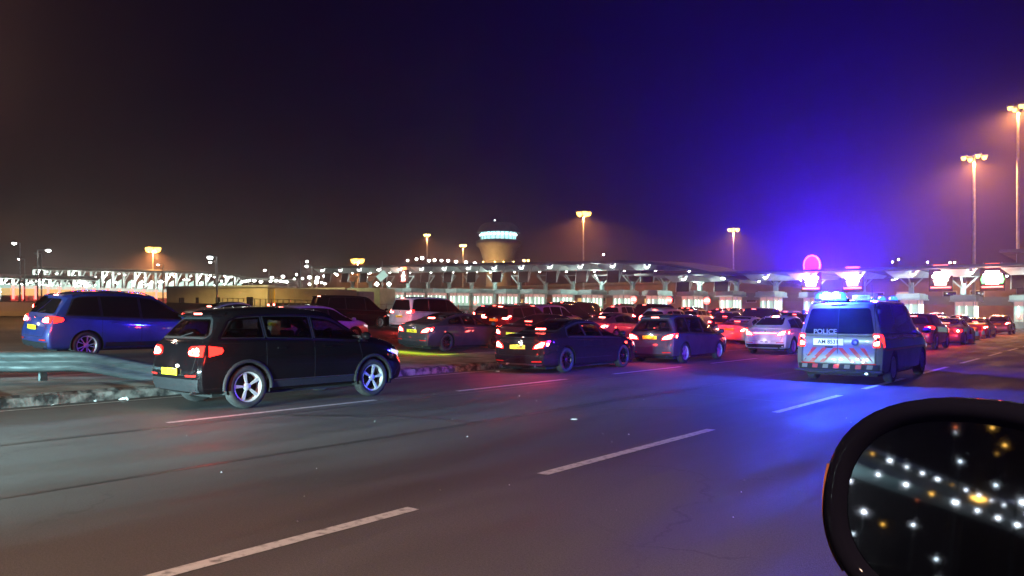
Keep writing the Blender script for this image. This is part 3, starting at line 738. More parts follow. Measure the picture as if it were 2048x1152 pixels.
# traffic island with a rough stone kerb, running beside the edge lane
isl = MB(); n = 150; prof = [(-14.42, .0), (-14.46, .15), (-14.62, .19), (-16.3, .205), (-18.6, .215), (-18.9, .19)]
vs = []; fs = []
for j in range(n+1):
    yy = -26+j*.345
    end = min(1.0, max(0.0, (yy-23.0)/2.7)); 
    for i, (x, z) in enumerate(prof):
        q = rnd.uniform(-.018, .018) if i in (1, 2) else rnd.uniform(-.006, .006)
        xx = lerp(x, -16.6, end*end); vs.append((xx+q, yy, z+(q*.6 if i else 0)-.006*(i == 0)))
for j in range(n):
    for i in range(len(prof)-1): fs.append((j*6+i, j*6+i+1, (j+1)*6+i+1, (j+1)*6+i))
fs.append(tuple(n*6+i for i in range(6)))
io = isl.add(vs, fs).obj('traffic_island', [M['concrete'], M['kerb']])
for i, p in enumerate(io.data.polygons): p.material_index = 1 if abs(p.normal.z) < .75 or (p.center.x > -14.75) else 0
struct(io, 'low concrete traffic island with a dark weathered stone kerb')
# tar seams and old crack sealing
sm_ = MB()
def seam(pts, wd):
    P = [Vector(p) for p in pts]
    for i in range(len(P)-1):
        a, b = P[i], P[i+1]; d = (b-a).normalized(); q = Vector((-d.y, d.x, 0))*wd/2
        sm_.add([(a+q).to_tuple(), (a-q).to_tuple(), (b-q).to_tuple(), (b+q).to_tuple()], [(0,1,2,3)])
def wob(x0, y0, x1, y1, n, am): return [(lerp(x0, x1, i/n)+rnd.uniform(-am, am), lerp(y0, y1, i/n)+rnd.uniform(-am, am), gz(lerp(x0, x1, i/n))+.0025) for i in range(n+1)]
seam(wob(-10.28, -6, -10.2, 60, 90, .012), .05); seam(wob(-7.3, -4, -7.2, 40, 50, .02), .03)
seam(wob(-10.2, 6.9, -8.6, 8.0, 14, .05), .05); seam(wob(-8.6, 8.0, -7.3, 8.2, 12, .05), .04); seam(wob(-9.4, 7.4, -8.9, 9.0, 9, .05), .03); seam(wob(-7.3, 10.4, -5.6, 11.6, 12, .04), .03); seam(wob(-4.6, 13.6, -10.2, 14.1, 25, .03), .025)
struct(sm_.obj('tar_seams', mat('tar', (.012,.012,.012), .4)), 'dark tar seams and sealed cracks in the road')
for i in range(60):
    xx, yy = rnd.uniform(-11, 1), rnd.uniform(2.2, 14); s_ = rnd.uniform(.006, .014); o = MB().add([(-s_, 0, 0), (s_, -s_*.4, 0), (s_*.3, s_, 0), (0, 0, s_)], [(0,1,3), (1,2,3), (2,0,3)]).obj('loose_stone', M['white_band'] if i % 3 == 0 else M['concrete'], None, (xx, yy, .001), fixn=False)
    tag(o, 'tiny loose stone on the open road surface', 'stone', 'loose stones on the road')
# litter along the kerb
for i, (yy, xx) in enumerate(((5.2, -14.15), (5.9, -14.2), (6.4, -14.12), (8.4, -14.2), (16.0, -13.4), (17.6, -13.7), (9.2, -6.3))):
    mb = MB(); s = .05+.03*(i % 3); p = [(rnd.uniform(-s, s), rnd.uniform(-s, s), rnd.uniform(0, s*.5)) for _ in range(6)]
    mb.add(p, [(0,1,2), (2,1,3), (3,1,4), (4,5,2), (0,2,5)]); o = mb.obj('litter_scrap', M['white_band'], None, (xx, yy, .01), fixn=False)
    tag(o, ['crumpled white paper scrap at the foot of the kerb', 'small white scrap beside the longer one at the kerb', 'flat white scrap against the kerb below the guardrail', 'lone white scrap on the road before the kerb end', 'pale scrap on the road behind the dark saloon', 'pale scrap by the kerb behind the dark saloon', 'tiny white scrap on the open road surface'][i], 'litter', 'scraps of litter')
# ------------------------------------------------------------------ guardrail on the island
gr = empty('guardrail', (-16.4, 6, .2)); tag(gr, 'galvanised steel guardrail on the island, sloping down to the kerb behind the black SUV', 'guardrail')
path = [W(-420, 15.0, .63), W(-150, 15.1, .62), W(60, 15.3, .61), W(165, 15.5, .60), W(235, 15.8, .47), W(322, 16.2, .27)]
bp = [(0, .21), (.06, .165), (.06, .07), (0, .02), (0, -.02), (.06, -.07), (.06, -.165), (0, -.21)]
pp = crom([Vector(p) for p in path], 6); vs = []; fs = []
for i, p in enumerate(pp):
    d = (pp[min(i+1, len(pp)-1)]-pp[max(i-1, 0)]); d.z = 0; d.normalize(); nrm = Vector((d.y, -d.x, 0))
    for a, z in bp: vs.append(p-gr.location+nrm*a+Vector((0, 0, z)))
for i in range(len(pp)-1):
    for k in range(7): fs.append((i*8+k, i*8+k+1, (i+1)*8+k+1, (i+1)*8+k))
bo = MB().add(vs, fs, True).obj('rail_beam', M['galv'], gr); so = bo.modifiers.new('s', 'SOLIDIFY'); so.thickness = .006
for px in (-330, -120, 80):
    zt = .52 if px < 200 else .34; p = W(px, 15.6 if px < 200 else 16.35, 0)-gr.location
    MB().box(-.05, .05, -.07, .07, 0, zt-.02).obj('post', M['galv'], gr, (p.x-.02, p.y+.06, 0-.0), bevel=.008)
    if px < 200: MB().lathe([(0, 0), (.022, .004), (.022, .016), (0, .02)], 'z', 10).obj('bolt', M['chrome'], gr, (p.x+.055, p.y-.06, .41)).rotation_euler = (R(90), 0, 0)
# ------------------------------------------------------------------ the near cars
c = make_car('suv', 'suv', M['p_black'], dict(flare=True, tail='dots', tail_w=.36, tail_z=.95, see=True, trim=M['chrome'], plate='YL 9554', plate_z=.62, rails=False, rims='five', bh=.20, plate_w=2.2))
place(c, 405, 12.0, 'black SUV with silver five spoke wheels and chrome window line, nearest of the queue', 'SUV', 'cars in the queue', 1.5, 'suv')
c = make_car('suv', 'suv2', M['p_blue'], dict(tail='dots', tail_w=.30, tail_z=.98, plate='SV 61', plate_z=.78, rims='vee', rails=True, rail_mat=M['chrome'], lowtrim=True, plate_w=.6))
place(c, 97, 20.2, 'blue SUV behind the steel guardrail, left of the black SUV', 'SUV', 'cars in the queue', 0, 'suv2', sc=1.09)
c = make_car('saloon_car', 'coupe', M['p_grey'], dict(tail='slant', tail_w=.36, plate='VJ 3464', see=True, plate_z=.72, rims='ten', dark_rims=True, bh=.15))
place(c, 858, 27.6, 'sleek grey saloon with dark thin spoke wheels beyond the kerb, yellow-green light under it', 'saloon car', 'cars in the queue', 0, 'coupe')
c = make_car('saloon_car', 'sedan', M['p_dark'], dict(tail='slant', tail_w=.34, plate='UP 8398', see=True, rims='ten', dark_rims=True, bump_mat=M['chrome'], bh=.05, twin_exhaust=True, plate_w=2.2))
place(c, 1092, 20.0, 'dark saloon with yellow plate UP 8398 and chrome bumper strip', 'saloon car', 'cars in the queue', .5, 'sedan')
c = make_car('people_carrier', 'mpv', M['p_bluegrey'], dict(tail='slant', tail_w=.40, plate='VH 7082', see=True, plate_z=.83, rims='five', bh=.06, trim=M['chrome'], plate_w=2.2))
place(c, 1350, 24.6, 'slate blue compact people carrier with yellow plate VH 7082', 'people carrier', 'cars in the queue', 0, 'mpv')
c = make_car('crossover', 'cross', M['p_white'], dict(tail='slant', bar=True, tail_w=.36, plate='WC 205', plate_z=.50, rims='ten', bh=.14, plate_mat=M['plate_w']))
place(c, 1575, 30.4, 'white crossover with a red light bar across its tail, left of the police van', 'crossover', 'cars in the queue', 0, 'cross')
c = make_car('minivan', 'minivan', M['p_white'], dict(tail='lexus', tail_w=.34, tail_z=1.02, plate='WA 88', plate_z=.80, rims='five'))
place(c, 822, 41.5, 'white minivan behind the grey saloon', 'minivan', 'cars in the queue', 0, 'minivan')
c = make_car('minivan', 'minivan', M['p_black'], dict(tail='lexus', tail_w=.30, tail_z=1.0, plate='VS 12', rims='ten'))
place(c, 652, 42.5, 'black minivan in front of the beige truck container', 'minivan', 'cars in the queue', 0, 'minivan')
c = make_car('hatchback', 'hatch', M['p_white'], dict(tail='wrap', plate='TP 91', rims='ten'))
place(c, 572, 28.6, 'white hatchback with its nose showing over the bonnet of the black SUV', 'hatchback', 'cars in the queue', 0, 'hatch')
c = make_car('saloon_car', 'coupe', M['p_white'], dict(tail='wrap', tail_w=.42, plate='RD 70', rims='ten'))
place(c, 398, 34.5, 'white low saloon between the blue SUV and the black SUV', 'saloon car', 'cars in the queue', 0, 'coupe')
c = make_car('suv', 'suv', M['p_black'], dict(tail='slant', plate='PB 4'), near=False)
place(c, 90, 37.0, 'small black SUV far behind the roof of the blue SUV', 'SUV', 'cars in the queue', 0, 'suv')
c = make_car('suv', 'suv2', M['p_maroon'], dict(tail='lexus', tail_w=.36, tail_z=1.04, plate='LM 6', plate_z=.95, rims='five'))
place(c, 1016, 36.0, 'dark red SUV with angular L shaped tail lamps behind the dark saloon', 'SUV', 'cars in the queue', 0, 'suv2')
c = make_car('saloon_car', 'sedan', M['p_maroon'], dict(tail='slant', plate='HK 22'), near=False)
place(c, 1062, 28.3, 'maroon saloon hidden up to its roof by the dark saloon', 'saloon car', 'cars in the queue', 0, 'sedan')
c = make_car('saloon_car', 'coupe', M['p_silver'], dict(tail='slant', tail_w=.36, plate='KK 80'))
place(c, 1212, 37.5, 'silver saloon between the dark saloon and the slate blue people carrier', 'saloon car', 'cars in the queue', 0, 'coupe')
c = make_car('suv', 'suv', M['p_white'], dict(tail='tall', tail_z=1.0, plate='GH 33'), near=False)
place(c, 1330, 44.0, 'white SUV seen over the roof of the slate blue people carrier', 'SUV', 'cars in the queue', 0, 'suv', sc=1.03)
c = make_car('estate_car', 'mpv', M['p_silver'], dict(tail='slant', rims='five', plate='NE 19'))
place(c, 1368, 34.5, 'silver estate car just right of the slate blue people carrier', 'estate car', 'cars in the queue', 0, 'mpv', sc=.95)
c = make_car('saloon_car', 'sedan', M['p_white'], dict(tail='slant', plate='SD 13', plate_z=.75), near=False)
place(c, 1492, 40.0, 'white saloon with its boot brightly lit between the silver estate and the white crossover', 'saloon car', 'cars in the queue', 0, 'sedan')
# right of the police van
c = make_car('suv', 'suv', M['p_maroon'], dict(tail='dots', plate='JB 5'), near=False)
place(c, 1868, 35.0, 'dark SUV with round red lamps peeping out right of the police van', 'SUV', 'cars in the queue', 0, 'suv')
c = make_car('saloon_car', 'sedan', M['p_silver'], dict(tail='dots', plate='ML 31', plate_z=.80), near=False)
place(c, 1925, 41.0, 'silver saloon behind the leftmost traffic cones', 'saloon car', 'cars in the queue', 0, 'sedan')
c = make_car('saloon_car', 'sedan', M['p_red'], dict(tail='slant', plate='MP 3'), near=False)
place(c, 1976, 55.0, 'red saloon at the head of the lane beside the cones', 'saloon car', 'cars in the queue', 0, 'sedan')
c = make_car('suv', 'suv2', M['p_silver'], dict(tail='slant', plate='LA 1'), near=False)
place(c, 2020, 66.0, 'lone silver SUV at the right edge beyond the cones', 'SUV', 'cars in the queue', 0, 'suv2')
# ------------------------------------------------------------------ distant queue: copies of a few kinds in several colours
protos = []
for kind, nm, cat, pn, cn in (('suv', 'suv', 'SUV', 'p_black', 'black'), ('sedan', 'saloon_car', 'saloon car', 'p_white', 'white'), ('hatch', 'hatchback', 'hatchback', 'p_silver', 'silver'),
        ('minivan', 'minivan', 'minivan', 'p_black', 'black'), ('sedan', 'saloon_car', 'saloon car', 'p_dark', 'dark grey'), ('mpv', 'people_carrier', 'people carrier', 'p_maroon', 'maroon'),
        ('hatch', 'hatchback', 'hatchback', 'p_blue', 'blue'), ('suv2', 'suv', 'SUV', 'p_white', 'white'), ('cross', 'crossover', 'crossover', 'p_red', 'red')):
    protos.append([nm, kind, cat, pn, cn, None])
taken = [(o.location.x, o.location.y) for o in S.objects if o.get('category') in ('SUV', 'saloon car', 'minivan', 'hatchback', 'people carrier', 'crossover', 'estate car')]
ords = ['first', 'second', 'third', 'fourth', 'fifth', 'sixth', 'seventh', 'eighth', 'ninth', 'tenth', 'eleventh', 'twelfth']
nq = 0
for li, x in enumerate([-9.0, -12.4, -15.8, -19.2, -22.8, -26.6, -30.6, -35.0, -39.5, -44.5, -50.0]):
    row = 0
    y = 34+rnd.uniform(0, 4)+(0 if li > 2 else 4)
    while y < 92:
        Zc = x*FW.x+y*FW.y; Xc = x*RT.x+y*RT.y; px = 1024+F*Xc/Zc
        clash = any(abs(x-a) < 2.6 and abs(y-b) < 6.2 for a, b in taken)
        far_ok = (960 < px < 1640) or (1835 < px < 1965)
        if li >= 6 and px < 1090: far_ok = far_ok and rnd.random() < .5
        if not clash and far_ok:
            P = protos[rnd.randrange(len(protos))]
            if P[5] is None:
                P[5] = make_car(P[0], P[1], M[P[3]], dict(tail=rnd.choice(('slant', 'wrap', 'dots', 'lexus'))), near=False); o = P[5]
            else: o = copy_tree(P[5])
            hd = rnd.uniform(-2.5, 2.5); xx = x+rnd.uniform(-.3, .3); sl = .045 if -30 < x < -14.5 else (.029 if x <= -30 else 0)
            o.location = (xx, y, gz(xx)); o.rotation_euler = (0, math.atan(sl), -R(hd)); row += 1
            tag(o, f"{P[4]} {P[2]} in the distant queue, {ords[li]} lane from the van, {ords[row-1]} car back", P[2], 'cars in the queue'); nq += 1
            taken.append((xx, y))
        y += rnd.uniform(6.0, 7.4)
print('queue cars', nq)
# ------------------------------------------------------------------ police van
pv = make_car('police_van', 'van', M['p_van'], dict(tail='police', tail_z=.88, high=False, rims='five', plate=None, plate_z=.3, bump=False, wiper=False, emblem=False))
for ch in list(KIDS[pv.name]):
    if ch.name.startswith('number_plate'): bpy.data.objects.remove(ch); KIDS[pv.name].remove(ch); break
place(pv, 1768, 16.9, 'white police van with lit blue beacons and red chevrons on its tail', 'police van', None, 0, 'van')
_, tree = body_mesh('van')
def rp(name, polys, m, off=.01, step=.12): return patch_obj(name, tree, [('rear', p, 1) for p in polys], m, pv, off=off, step=step)
# chevron board: white reflective below the window with red diagonals, white square pattern on the bumper
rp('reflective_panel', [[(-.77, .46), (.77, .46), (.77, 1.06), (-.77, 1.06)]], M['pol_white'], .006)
for k in range(4):
    for s in (1, -1):
        x0 = s*(.06+k*.235); x1 = x0+s*.105; sh = -s*.30
        pts = [(x0+s*.0, .47), (x1, .47), (x1+sh*1.0, .80), (x0+sh*1.0, .80)]
        pts = [(max(-.76, min(.76, a)), b) for a, b in pts]
        if s > 0: pts = [(x0+.3, .47) if False else p for p in pts]
        if k: rp('red_chevron', [pts], M['pol_red'], .011, .2)
rp('rear_bumper', [[(-.86, .27), (.86, .27), (.88, .44), (-.88, .44)]], M['trim'], .03)
for k in range(7):
    x = -.80+k*.235; rp('bumper_marking', [[(x, .34), (x+.12, .34), (x+.14, .43), (x+.02, .43)]], M['pol_white'] if k % 2 == 0 else M['pol_red'], .036, .2)
loc, nrm, i_, d_ = tree.ray_cast(Vector((-.20, -2, .93)), Vector((0, 1, 0)))
pl = MB().box(-.33, .33, -.012, 0, -.075, .075).obj('number_plate', M['plate_w'], pv, (-.22, loc.y-.02, .93), bevel=.004)
text_obj('plate_writing', 'AM 8531', .125, M['plate_ink'], pl, (0, -.0135, 0), (R(90), 0, 0), .0006, .003, sx=.98)
text_obj('police_lettering', 'POLICE', .15, M['pol_white'], pv, (-.28, loc.y-.055, 1.165), (R(86), 0, 0), .002, .001, sx=1.05)
MB().lathe([(0, 0), (.07, 0), (.075, .012), (.055, .018), (0, .02)], 'z', 20).obj('round_emblem', M['pol_blue'], pv, (.36, loc.y-.012, .93)).rotation_euler = (R(90), 0, 0)
MB().box(-.09, .09, -.03, 0, -.02, .02).obj('boot_handle', M['trim'], pv, (-.2, loc.y-.01, .81), bevel=.008)
for s in (1, -1):   # blue and yellow band along the side, rear step, door seam
    patch_obj('side_stripe', tree, [('side', [(.25, .80), (4.5, .80), (4.5, .98), (.25, .98)], s)], M['pol_blue'], pv, off=.007, step=.25)
    patch_obj('red_side_stripe', tree, [('side', [(.25, .74), (4.5, .74), (4.5, .785), (.25, .785)], s)], M['pol_red'], pv, off=.007, step=.25)
rp('tailgate_seam', [strip([(-.80, .47), (-.80, 1.08), (-.70, 1.78)], .012), strip([(.80, .47), (.80, 1.08), (.70, 1.78)], .012)], M['dark'], .012)
text_obj('roof_sign_writing', 'POLICE', .075, M['pol_blue'], pv, (.42, .30, 1.945), (R(90), 0, 0), .001, .001)
MB().box(.22, .62, .303, .34, 1.885, 2.0).obj('roof_sign', M['pol_white'], pv, bevel=.01)
lb = MB().box(-.60, .12, .20, .44, 1.865, 1.925).obj('light_bar_base', M['trim'], pv, bevel=.01)
for k, (x, m) in enumerate(((-.50, 'blue_dome'), (-.36, 'blue_beacon'), (-.14, 'blue_beacon'), (-.02, 'blue_dome'))):
    MB().lathe([(0, .15), (.06, .14), (.10, .10), (.115, 0)], 'z', 16).obj('blue_beacon', M[m], pv, (x, .32, 1.925))
rp('tailgate_seam', [strip([(-.005, .47), (-.005, 1.78)], .010)], M['dark'], .016, .3)
for s_ in (-1, 1):
    for z_ in (.60, 1.00, 1.62): MB().box(s_*.83-.03, s_*.83+.03, .0, .06, z_-.045, z_+.045).obj('hinge', M['trim'], pv, (0, .02+.10*(z_ > 1.3), 0), bevel=.008)
for s_ in (-1, 1): MB().bar((s_*.60, .03, 1.16), (s_*.18, .08, 1.24), .018).obj('wiper', M['trim'], pv)
MB().box(-.95, .95, -.10, .10, .26, .30).obj('rear_step', M['trim'], pv, bevel=.01)
MB().tube((.5, .9, 1.88), (.5, .86, 2.25), .008, .004).obj('aerial', M['trim'], pv)
BL = dict(color=(.05, .06, 1.0))
lamp('beacon_light', 'SPOT', (-.36, .30, 2.12), 46000, (.03, .003, 1.0), pv, .12, (R(180), 0, 0), 178, .12)
lamp('beacon_light', 'POINT', (-.30, .02, 2.12), 1300, (.03, .003, 1.0), pv, .40)
lamp('beacon_light', 'POINT', (-.14, .06, 2.10), 500, (.02, .2, 1.0), pv, .09)
lamp('beacon_light', 'POINT', (0.0, 3.2, 2.2), 1200, (.03, .003, 1.0), pv, .09)
lf = MB().box(-.55, .55, 3.1, 3.35, 1.89, 1.93).obj('front_light_bar', M['trim'], pv, bevel=.01)
for x in (-.42, -.14, .14, .42): MB().lathe([(0, .10), (.06, .095), (.10, .06), (.11, 0)], 'z', 14).obj('blue_beacon', M['blue_dome'], lf, (x, 3.22, 1.93))
# ------------------------------------------------------------------ inspection plaza: one canopy over a row of booths, seen from the approach
PY = 105.0
bays = [-9.9-5.95*i for i in range(22)]
def base(x): return gz(x, PY)
# booth: built once, then copied
def make_booth():
    b = empty('inspection_booth')
    MB().box(-1.45, 2.2, -.9, 4.6, 0, .22).obj('plinth', M['concrete'], b)
    MB().box(-.95, .95, 0, 3.4, .22, .95).obj('lower_wall', M['teal'], b)
    MB().box(-.92, .92, .03, 3.37, .95, 2.75).obj('lit_window', M['booth_in'], b)
    MB().box(-.93, .93, .0, 3.40, 2.75, 3.25).obj('red_lit_header', M['booth_in2'], b)
    for (x, y) in ((-.95, 0), (0, -.01), (.95, 0), (.95, 1.7), (.95, 3.4), (-.95, 3.4), (-.95, 1.7)):
        MB().box(x-.035, x+.035, y-.04, y+.04, .3, 3.28).obj('mullion', M['steel'], b)
    r = MB().box(-1.35, 1.35, -.7, 4.1, 3.42, 3.98).obj('fascia', M['teal'], b, bevel=.04)
    MB().box(-1.45, 1.45, -.8, 4.2, 3.27, 3.40).obj('eaves_band', M['steel'], b)
    MB().box(-1.10, 1.10, -.5, 3.9, 3.99, 4.10).obj('roof_cap', M['steel'], r)
    for (x, y) in ((-.5, -.12), (.25, -.12), (1.06, .5), (1.06, 1.5), (1.06, 2.6)):
        t = MB().tube((x, y, 1.5), (x, y, 2.75), .07, .05, 8).obj('tube_lamp', M['tube'], b)
    for x in (-1.25, 1.9):
        MB().tube((x, -.6, .22), (x, -.6, 1.15), .06, n=8).obj('bollard', M['conc_cone'], b)
    MB().box(-.62, -.25, -.16, -.10, 1.35, 1.75).obj('red_signal', M['led_r'], b)
    MB().tube((-.44, -.14, .22), (-.44, -.14, 1.4), .03, n=6).obj('signal_post', M['steel'], b)
    return b
ordn = lambda i: ['first','second','third','fourth','fifth','sixth','seventh','eighth','ninth','tenth','eleventh','twelfth','thirteenth','fourteenth','fifteenth','sixteenth','seventeenth','eighteenth','nineteenth','twentieth','twenty-first','twenty-second'][i]
booth0 = make_booth()
for i, x in enumerate(bays):
    b = booth0 if i == 0 else copy_tree(booth0); b.location = (x, PY, base(x))
    tag(b, f"lit glass inspection booth with pale teal fascia, {ordn(i)} from the right end of the row", 'booth', 'inspection booths')
# columns with branching struts
def make_column():
    c = empty('canopy_column')
    MB().box(-.28, .28, -.28, .28, 4.15, 6.3).obj('shaft', M['teal'], c)
    MB().box(-.75, .75, -.5, .5, 4.10, 4.42).obj('foot', M['teal'], c)
    MB().box(-.2, .2, -.2, .2, 0, 4.1).obj('lower_shaft', M['steel'], c)
    for dx, dy in ((-1.9, 0), (1.9, 0), (0, -2.2)):
        MB().bar((0, 0, 5.4), (dx, dy, 7.55), .16).obj('strut', M['steel'], c)
    MB().bar((-1.9, 0, 7.5), (1.9, 0, 7.5), .14).obj('cross_tie', M['steel'], c)
    return c
col0 = make_column()
for i, x in enumerate(bays[1:]):
    c = col0 if i == 0 else copy_tree(col0); c.location = (x-1.0, PY+6.2, base(x)); 
    if x > -57: c.scale = (1, 1, .90+(.0 if x > -30 else (-30-x)*.0))
    tag(c, f"pale steel canopy column with forked struts behind the {ordn(i+1)} booth from the right", 'column', 'canopy columns')
def make_screen():
    s = empty('hanging_sign')
    MB().box(-1.0, 1.0, -.10, .10, -1.9, 0).obj('board', M['screen'], s, bevel=.02)
    MB().box(-1.06, 1.06, -.14, -.105, -.06, .04).obj('lit_top_frame', M['steel'], s)
    for x in (-1.08, 1.08):
        MB().bar((x, 0, -1.95), (x, 0, .95), .09).obj('hanger', M['steel'], s)
    MB().bar((1.1, 0, -1.9), (1.75, 0, .95), .10).obj('brace', M['steel'], s)
    MB().bar((1.1, 0, -.2), (.55, 0, .95), .07).obj('brace', M['steel'], s)
    return s
scr0 = make_screen(); ns = 0
def ctop(x): return base(x)+ (8.05 if x < -57 else 7.55-base(x)*.62)   # underside of the canopy
LEDX = {bays[1]: 'green', bays[2]: 'white', bays[4]: 'white', bays[5]: 'tilted', bays[17]: 'orange'}
for i, x in enumerate(bays):
    if x in LEDX and i != 17: continue
    s = scr0 if ns == 0 else copy_tree(scr0); ns += 1; s.location = (x, PY-1.4, ctop(x)-.95); s.rotation_euler = (R(-7), 0, 0)
    tag(s, f"dark back of a lane sign hanging over the {ordn(i)} booth from the right", 'hanging sign', 'hanging lane signs')
# lit lane signs
def led_sign(name, x, label, kind):
    s = empty(name); s.location = (x, PY-3.0, ctop(x)-.6); sc = 1.0
    MB().box(-1.25, 1.25, 0, .25, -2.5, .1).obj('casing', M['screen'], s, bevel=.03)
    if kind == 'orange': glyph = [[(-.5, -1.9), (.5, -1.9), (.5, -1.6), (-.5, -1.6)], [(-.38, -1.55), (.38, -1.55), (.38, -1.2), (.6, -.95), (.35, -.9), (.3, -.4), (.1, -.1), (-.15, -.5), (-.3, -.85), (-.6, -1.0), (-.4, -1.2)]]
    else: glyph = [[(-.62, -1.75), (.62, -1.75), (.62, -1.35), (.82, -1.25), (.82, -1.1), (.62, -1.0), (.95, -.85), (.95, -.55), (.7, -.5), (.7, -.22), (-.7, -.22), (-.7, -.5), (-.95, -.6), (-.9, -.85), (-.62, -1.0), (-.62, -1.15), (-.8, -1.2), (-.62, -1.4)]]
    for gpts in glyph:
        m = MB(); m.add([(a, -.03, b) for a, b in gpts], [tuple(range(len(gpts)))]); m.obj('lit_symbol', M['led_w'], s, fixn=False)
    if kind == 'green': m = MB(); m.add([(a, -.02, b) for a, b in [(-1.0, -1.65), (1.0, -1.65), (1.15, -1.2), (1.0, -.75), (-1.0, -.75), (-1.15, -1.2)]], [(0,1,2,3,4,5)]); m.obj('green_field', M['led_g'], s, fixn=False)
    MB().box(-1.05 if kind != 'orange' else -.55, 1.05 if kind != 'orange' else .55, -.05, -.01, -2.12, -1.95).obj('red_underline', M['led_r'], s)
    MB().box(-.75, .75, -.12, .2, .16, .62).obj('red_header', M['led_r'] if kind != 'orange' else M['led_o'], s, bevel=.05)
    for xx in (-.9, .9): MB().bar((xx, .1, .1), (xx, .1, .75), .08).obj('hanger', M['steel'], s)
    lamp('sign_glow', 'POINT', (0, -1.0, -1.2), 260, (1, .45, .35), s, .5)
    tag(s, label, 'lane sign', 'lit lane signs'); return s
led_sign('lane_sign', -12.6, 'lit lane sign with green edges behind the white symbol, rightmost of the lit signs', 'green')
led_sign('lane_sign', -17.8, 'lit white and red lane sign next left of the green edged one', 'white')
led_sign('lane_sign', -27.6, 'lit white and red lane sign above the beacons of the police van', 'white')
s5 = led_sign('lane_sign', -32.7, 'lit lane sign with a glowing magenta disc on top, leftmost of the large signs', 'white')
m = MB().lathe([(0, -.16), (.95, -.14), (1.0, 0), (.95, .14), (0, .16)], 'z', 28).obj('magenta_disc', mat('magenta_neon', (1,.05,.6), .4, emit=(1,.03,.5), es=1.1), s5, (.12, 0, .95)); m.rotation_euler = (R(90), 0, 0); m.scale = (1, 1.25, 1)
MB().lathe([(.93, -.2), (1.06, -.2), (1.06, .2), (.93, .2), (.93, -.2)], 'z', 32).obj('disc_rim', M['led_r'], m)
led_sign('lane_sign', -109.5, 'small lit orange lane sign far along the left part of the row', 'orange')
# canopy roofs
def shell(name, x0, x1, y0, y1, zf, th, label, m, n=40, group=None):
    mb = MB(); vs = []; fs = []
    for i in range(n+1):
        x = lerp(x0, x1, i/n)
        for (y, z) in ((y0, zf(x)), (y0, zf(x)+th), ((y0+y1)/2, zf(x)+th+.55), (y1, zf(x)+th), (y1, zf(x))): vs.append((x, y, z))
    for i in range(n):
        for k in range(5): fs.append((i*5+k, (i+1)*5+k, (i+1)*5+(k+1) % 5, i*5+(k+1) % 5))
    fs += [(0,1,2,3,4), tuple(n*5+k for k in (4,3,2,1,0))]
    mb.add(vs, fs, False); return mb
zc = lambda x: base(x)+8.15 if x < -62 else base(x)+8.15-((x+62)/20)**2*3.0
canA = empty('plaza_canopy'); tag(canA, 'long upper canopy roof over the left booths, its right end curving down', 'canopy')
shell('r', -139, -42, PY-4, PY+22, zc, .38, '', None).obj('roof', M['roof'], canA)
canB = empty('plaza_canopy'); tag(canB, 'lower flat canopy roof over the right booths behind the police van', 'canopy')
zb_ = lambda x: 7.15+max(0, (-20-x))*.012
shell('r', -58, 22, PY-4.5, PY+20, zb_, .32, '', None).obj('roof', M['roof'], canB)
for i, x in enumerate(bays):
    P = canA if x < -57 else canB; z = (zc(x) if x < -57 else zb_(x))
    MB().add([(x-1.9, PY-3.6, z-.12), (x+1.9, PY-3.6, z-.12), (x+1.4, PY+9, z-.12), (x-1.4, PY+9, z-.12), (x-1.0, PY-2.9, z-.95), (x+1.0, PY-2.9, z-.95), (x+.9, PY+9, z-.5), (x-.9, PY+9, z-.5)],
        [(0,1,5,4), (1,2,6,5), (2,3,7,6), (3,0,4,7), (4,5,6,7)]).obj('soffit_panel', M['soffit'], P)
# round floodlights under the canopy
fl0 = None; k = 0
def flood():
    f = empty('floodlight')
    MB().lathe([(0, 0), (.16, .0), (.20, .12), (.12, .26), (0, .28)], 'z', 12).obj('housing', M['steel'], f)
    MB().lathe([(0, -.015), (.19, -.01), (.21, -.05), (.12, -.13), (0, -.15)], 'z', 12).obj('lit_lens', M['lamp_w'], f)
    return f
for i, x in enumerate(bays):
    z = (zc(x) if x < -57 else zb_(x))
    for dx, dy, dz in ((1.25, -3.8, -.75), (-1.9, 2.0, -1.0), (2.3, 8.0, -.9)):
        if k == 0: fl0 = f = flood()
        else: f = copy_tree(fl0)
        k += 1; f.location = (x+dx, PY+dy, z+dz+.2); f.scale = [1.35 if dy < 0 else .8]*3
        tag(f, 'round white floodlight hung under the plaza canopy', 'floodlight', 'floodlights under the plaza canopy')
# dark structure behind the booths: rear beam with small lights, side hall
wb = MB(); 
for i in range(len(bays)-1):
    xa, xb = bays[i+1], bays[i]; z = base(xa)
    wb.add([(xa, PY+9, z+2.9), (xb, PY+9, base(xb)+2.9), (xb, PY+9, base(xb)+4.0), (xa, PY+9, z+4.0), (xa, PY+9.4, z+2.9), (xb, PY+9.4, base(xb)+2.9), (xb, PY+9.4, base(xb)+4.0), (xa, PY+9.4, z+4.0)],
        [(0,1,2,3), (4,7,6,5), (0,4,5,1), (3,2,6,7)])
wbo = wb.obj('rear_beam', M['wall_brown'], None); tag(wbo, 'long brown beam running behind the booths', 'beam')
hall = empty('customs_hall', (-70, PY+45, 0)); tag(hall, 'brownish customs hall with lit yellow windows seen between the canopy columns', 'building')
MB().box(-95, 62, 0, 14, -1, 8.8).obj('wall', M['wall_brown'], hall)
MB().box(-96, 63, -.6, 14.5, 8.8, 9.3).obj('roof', M['roof'], hall)
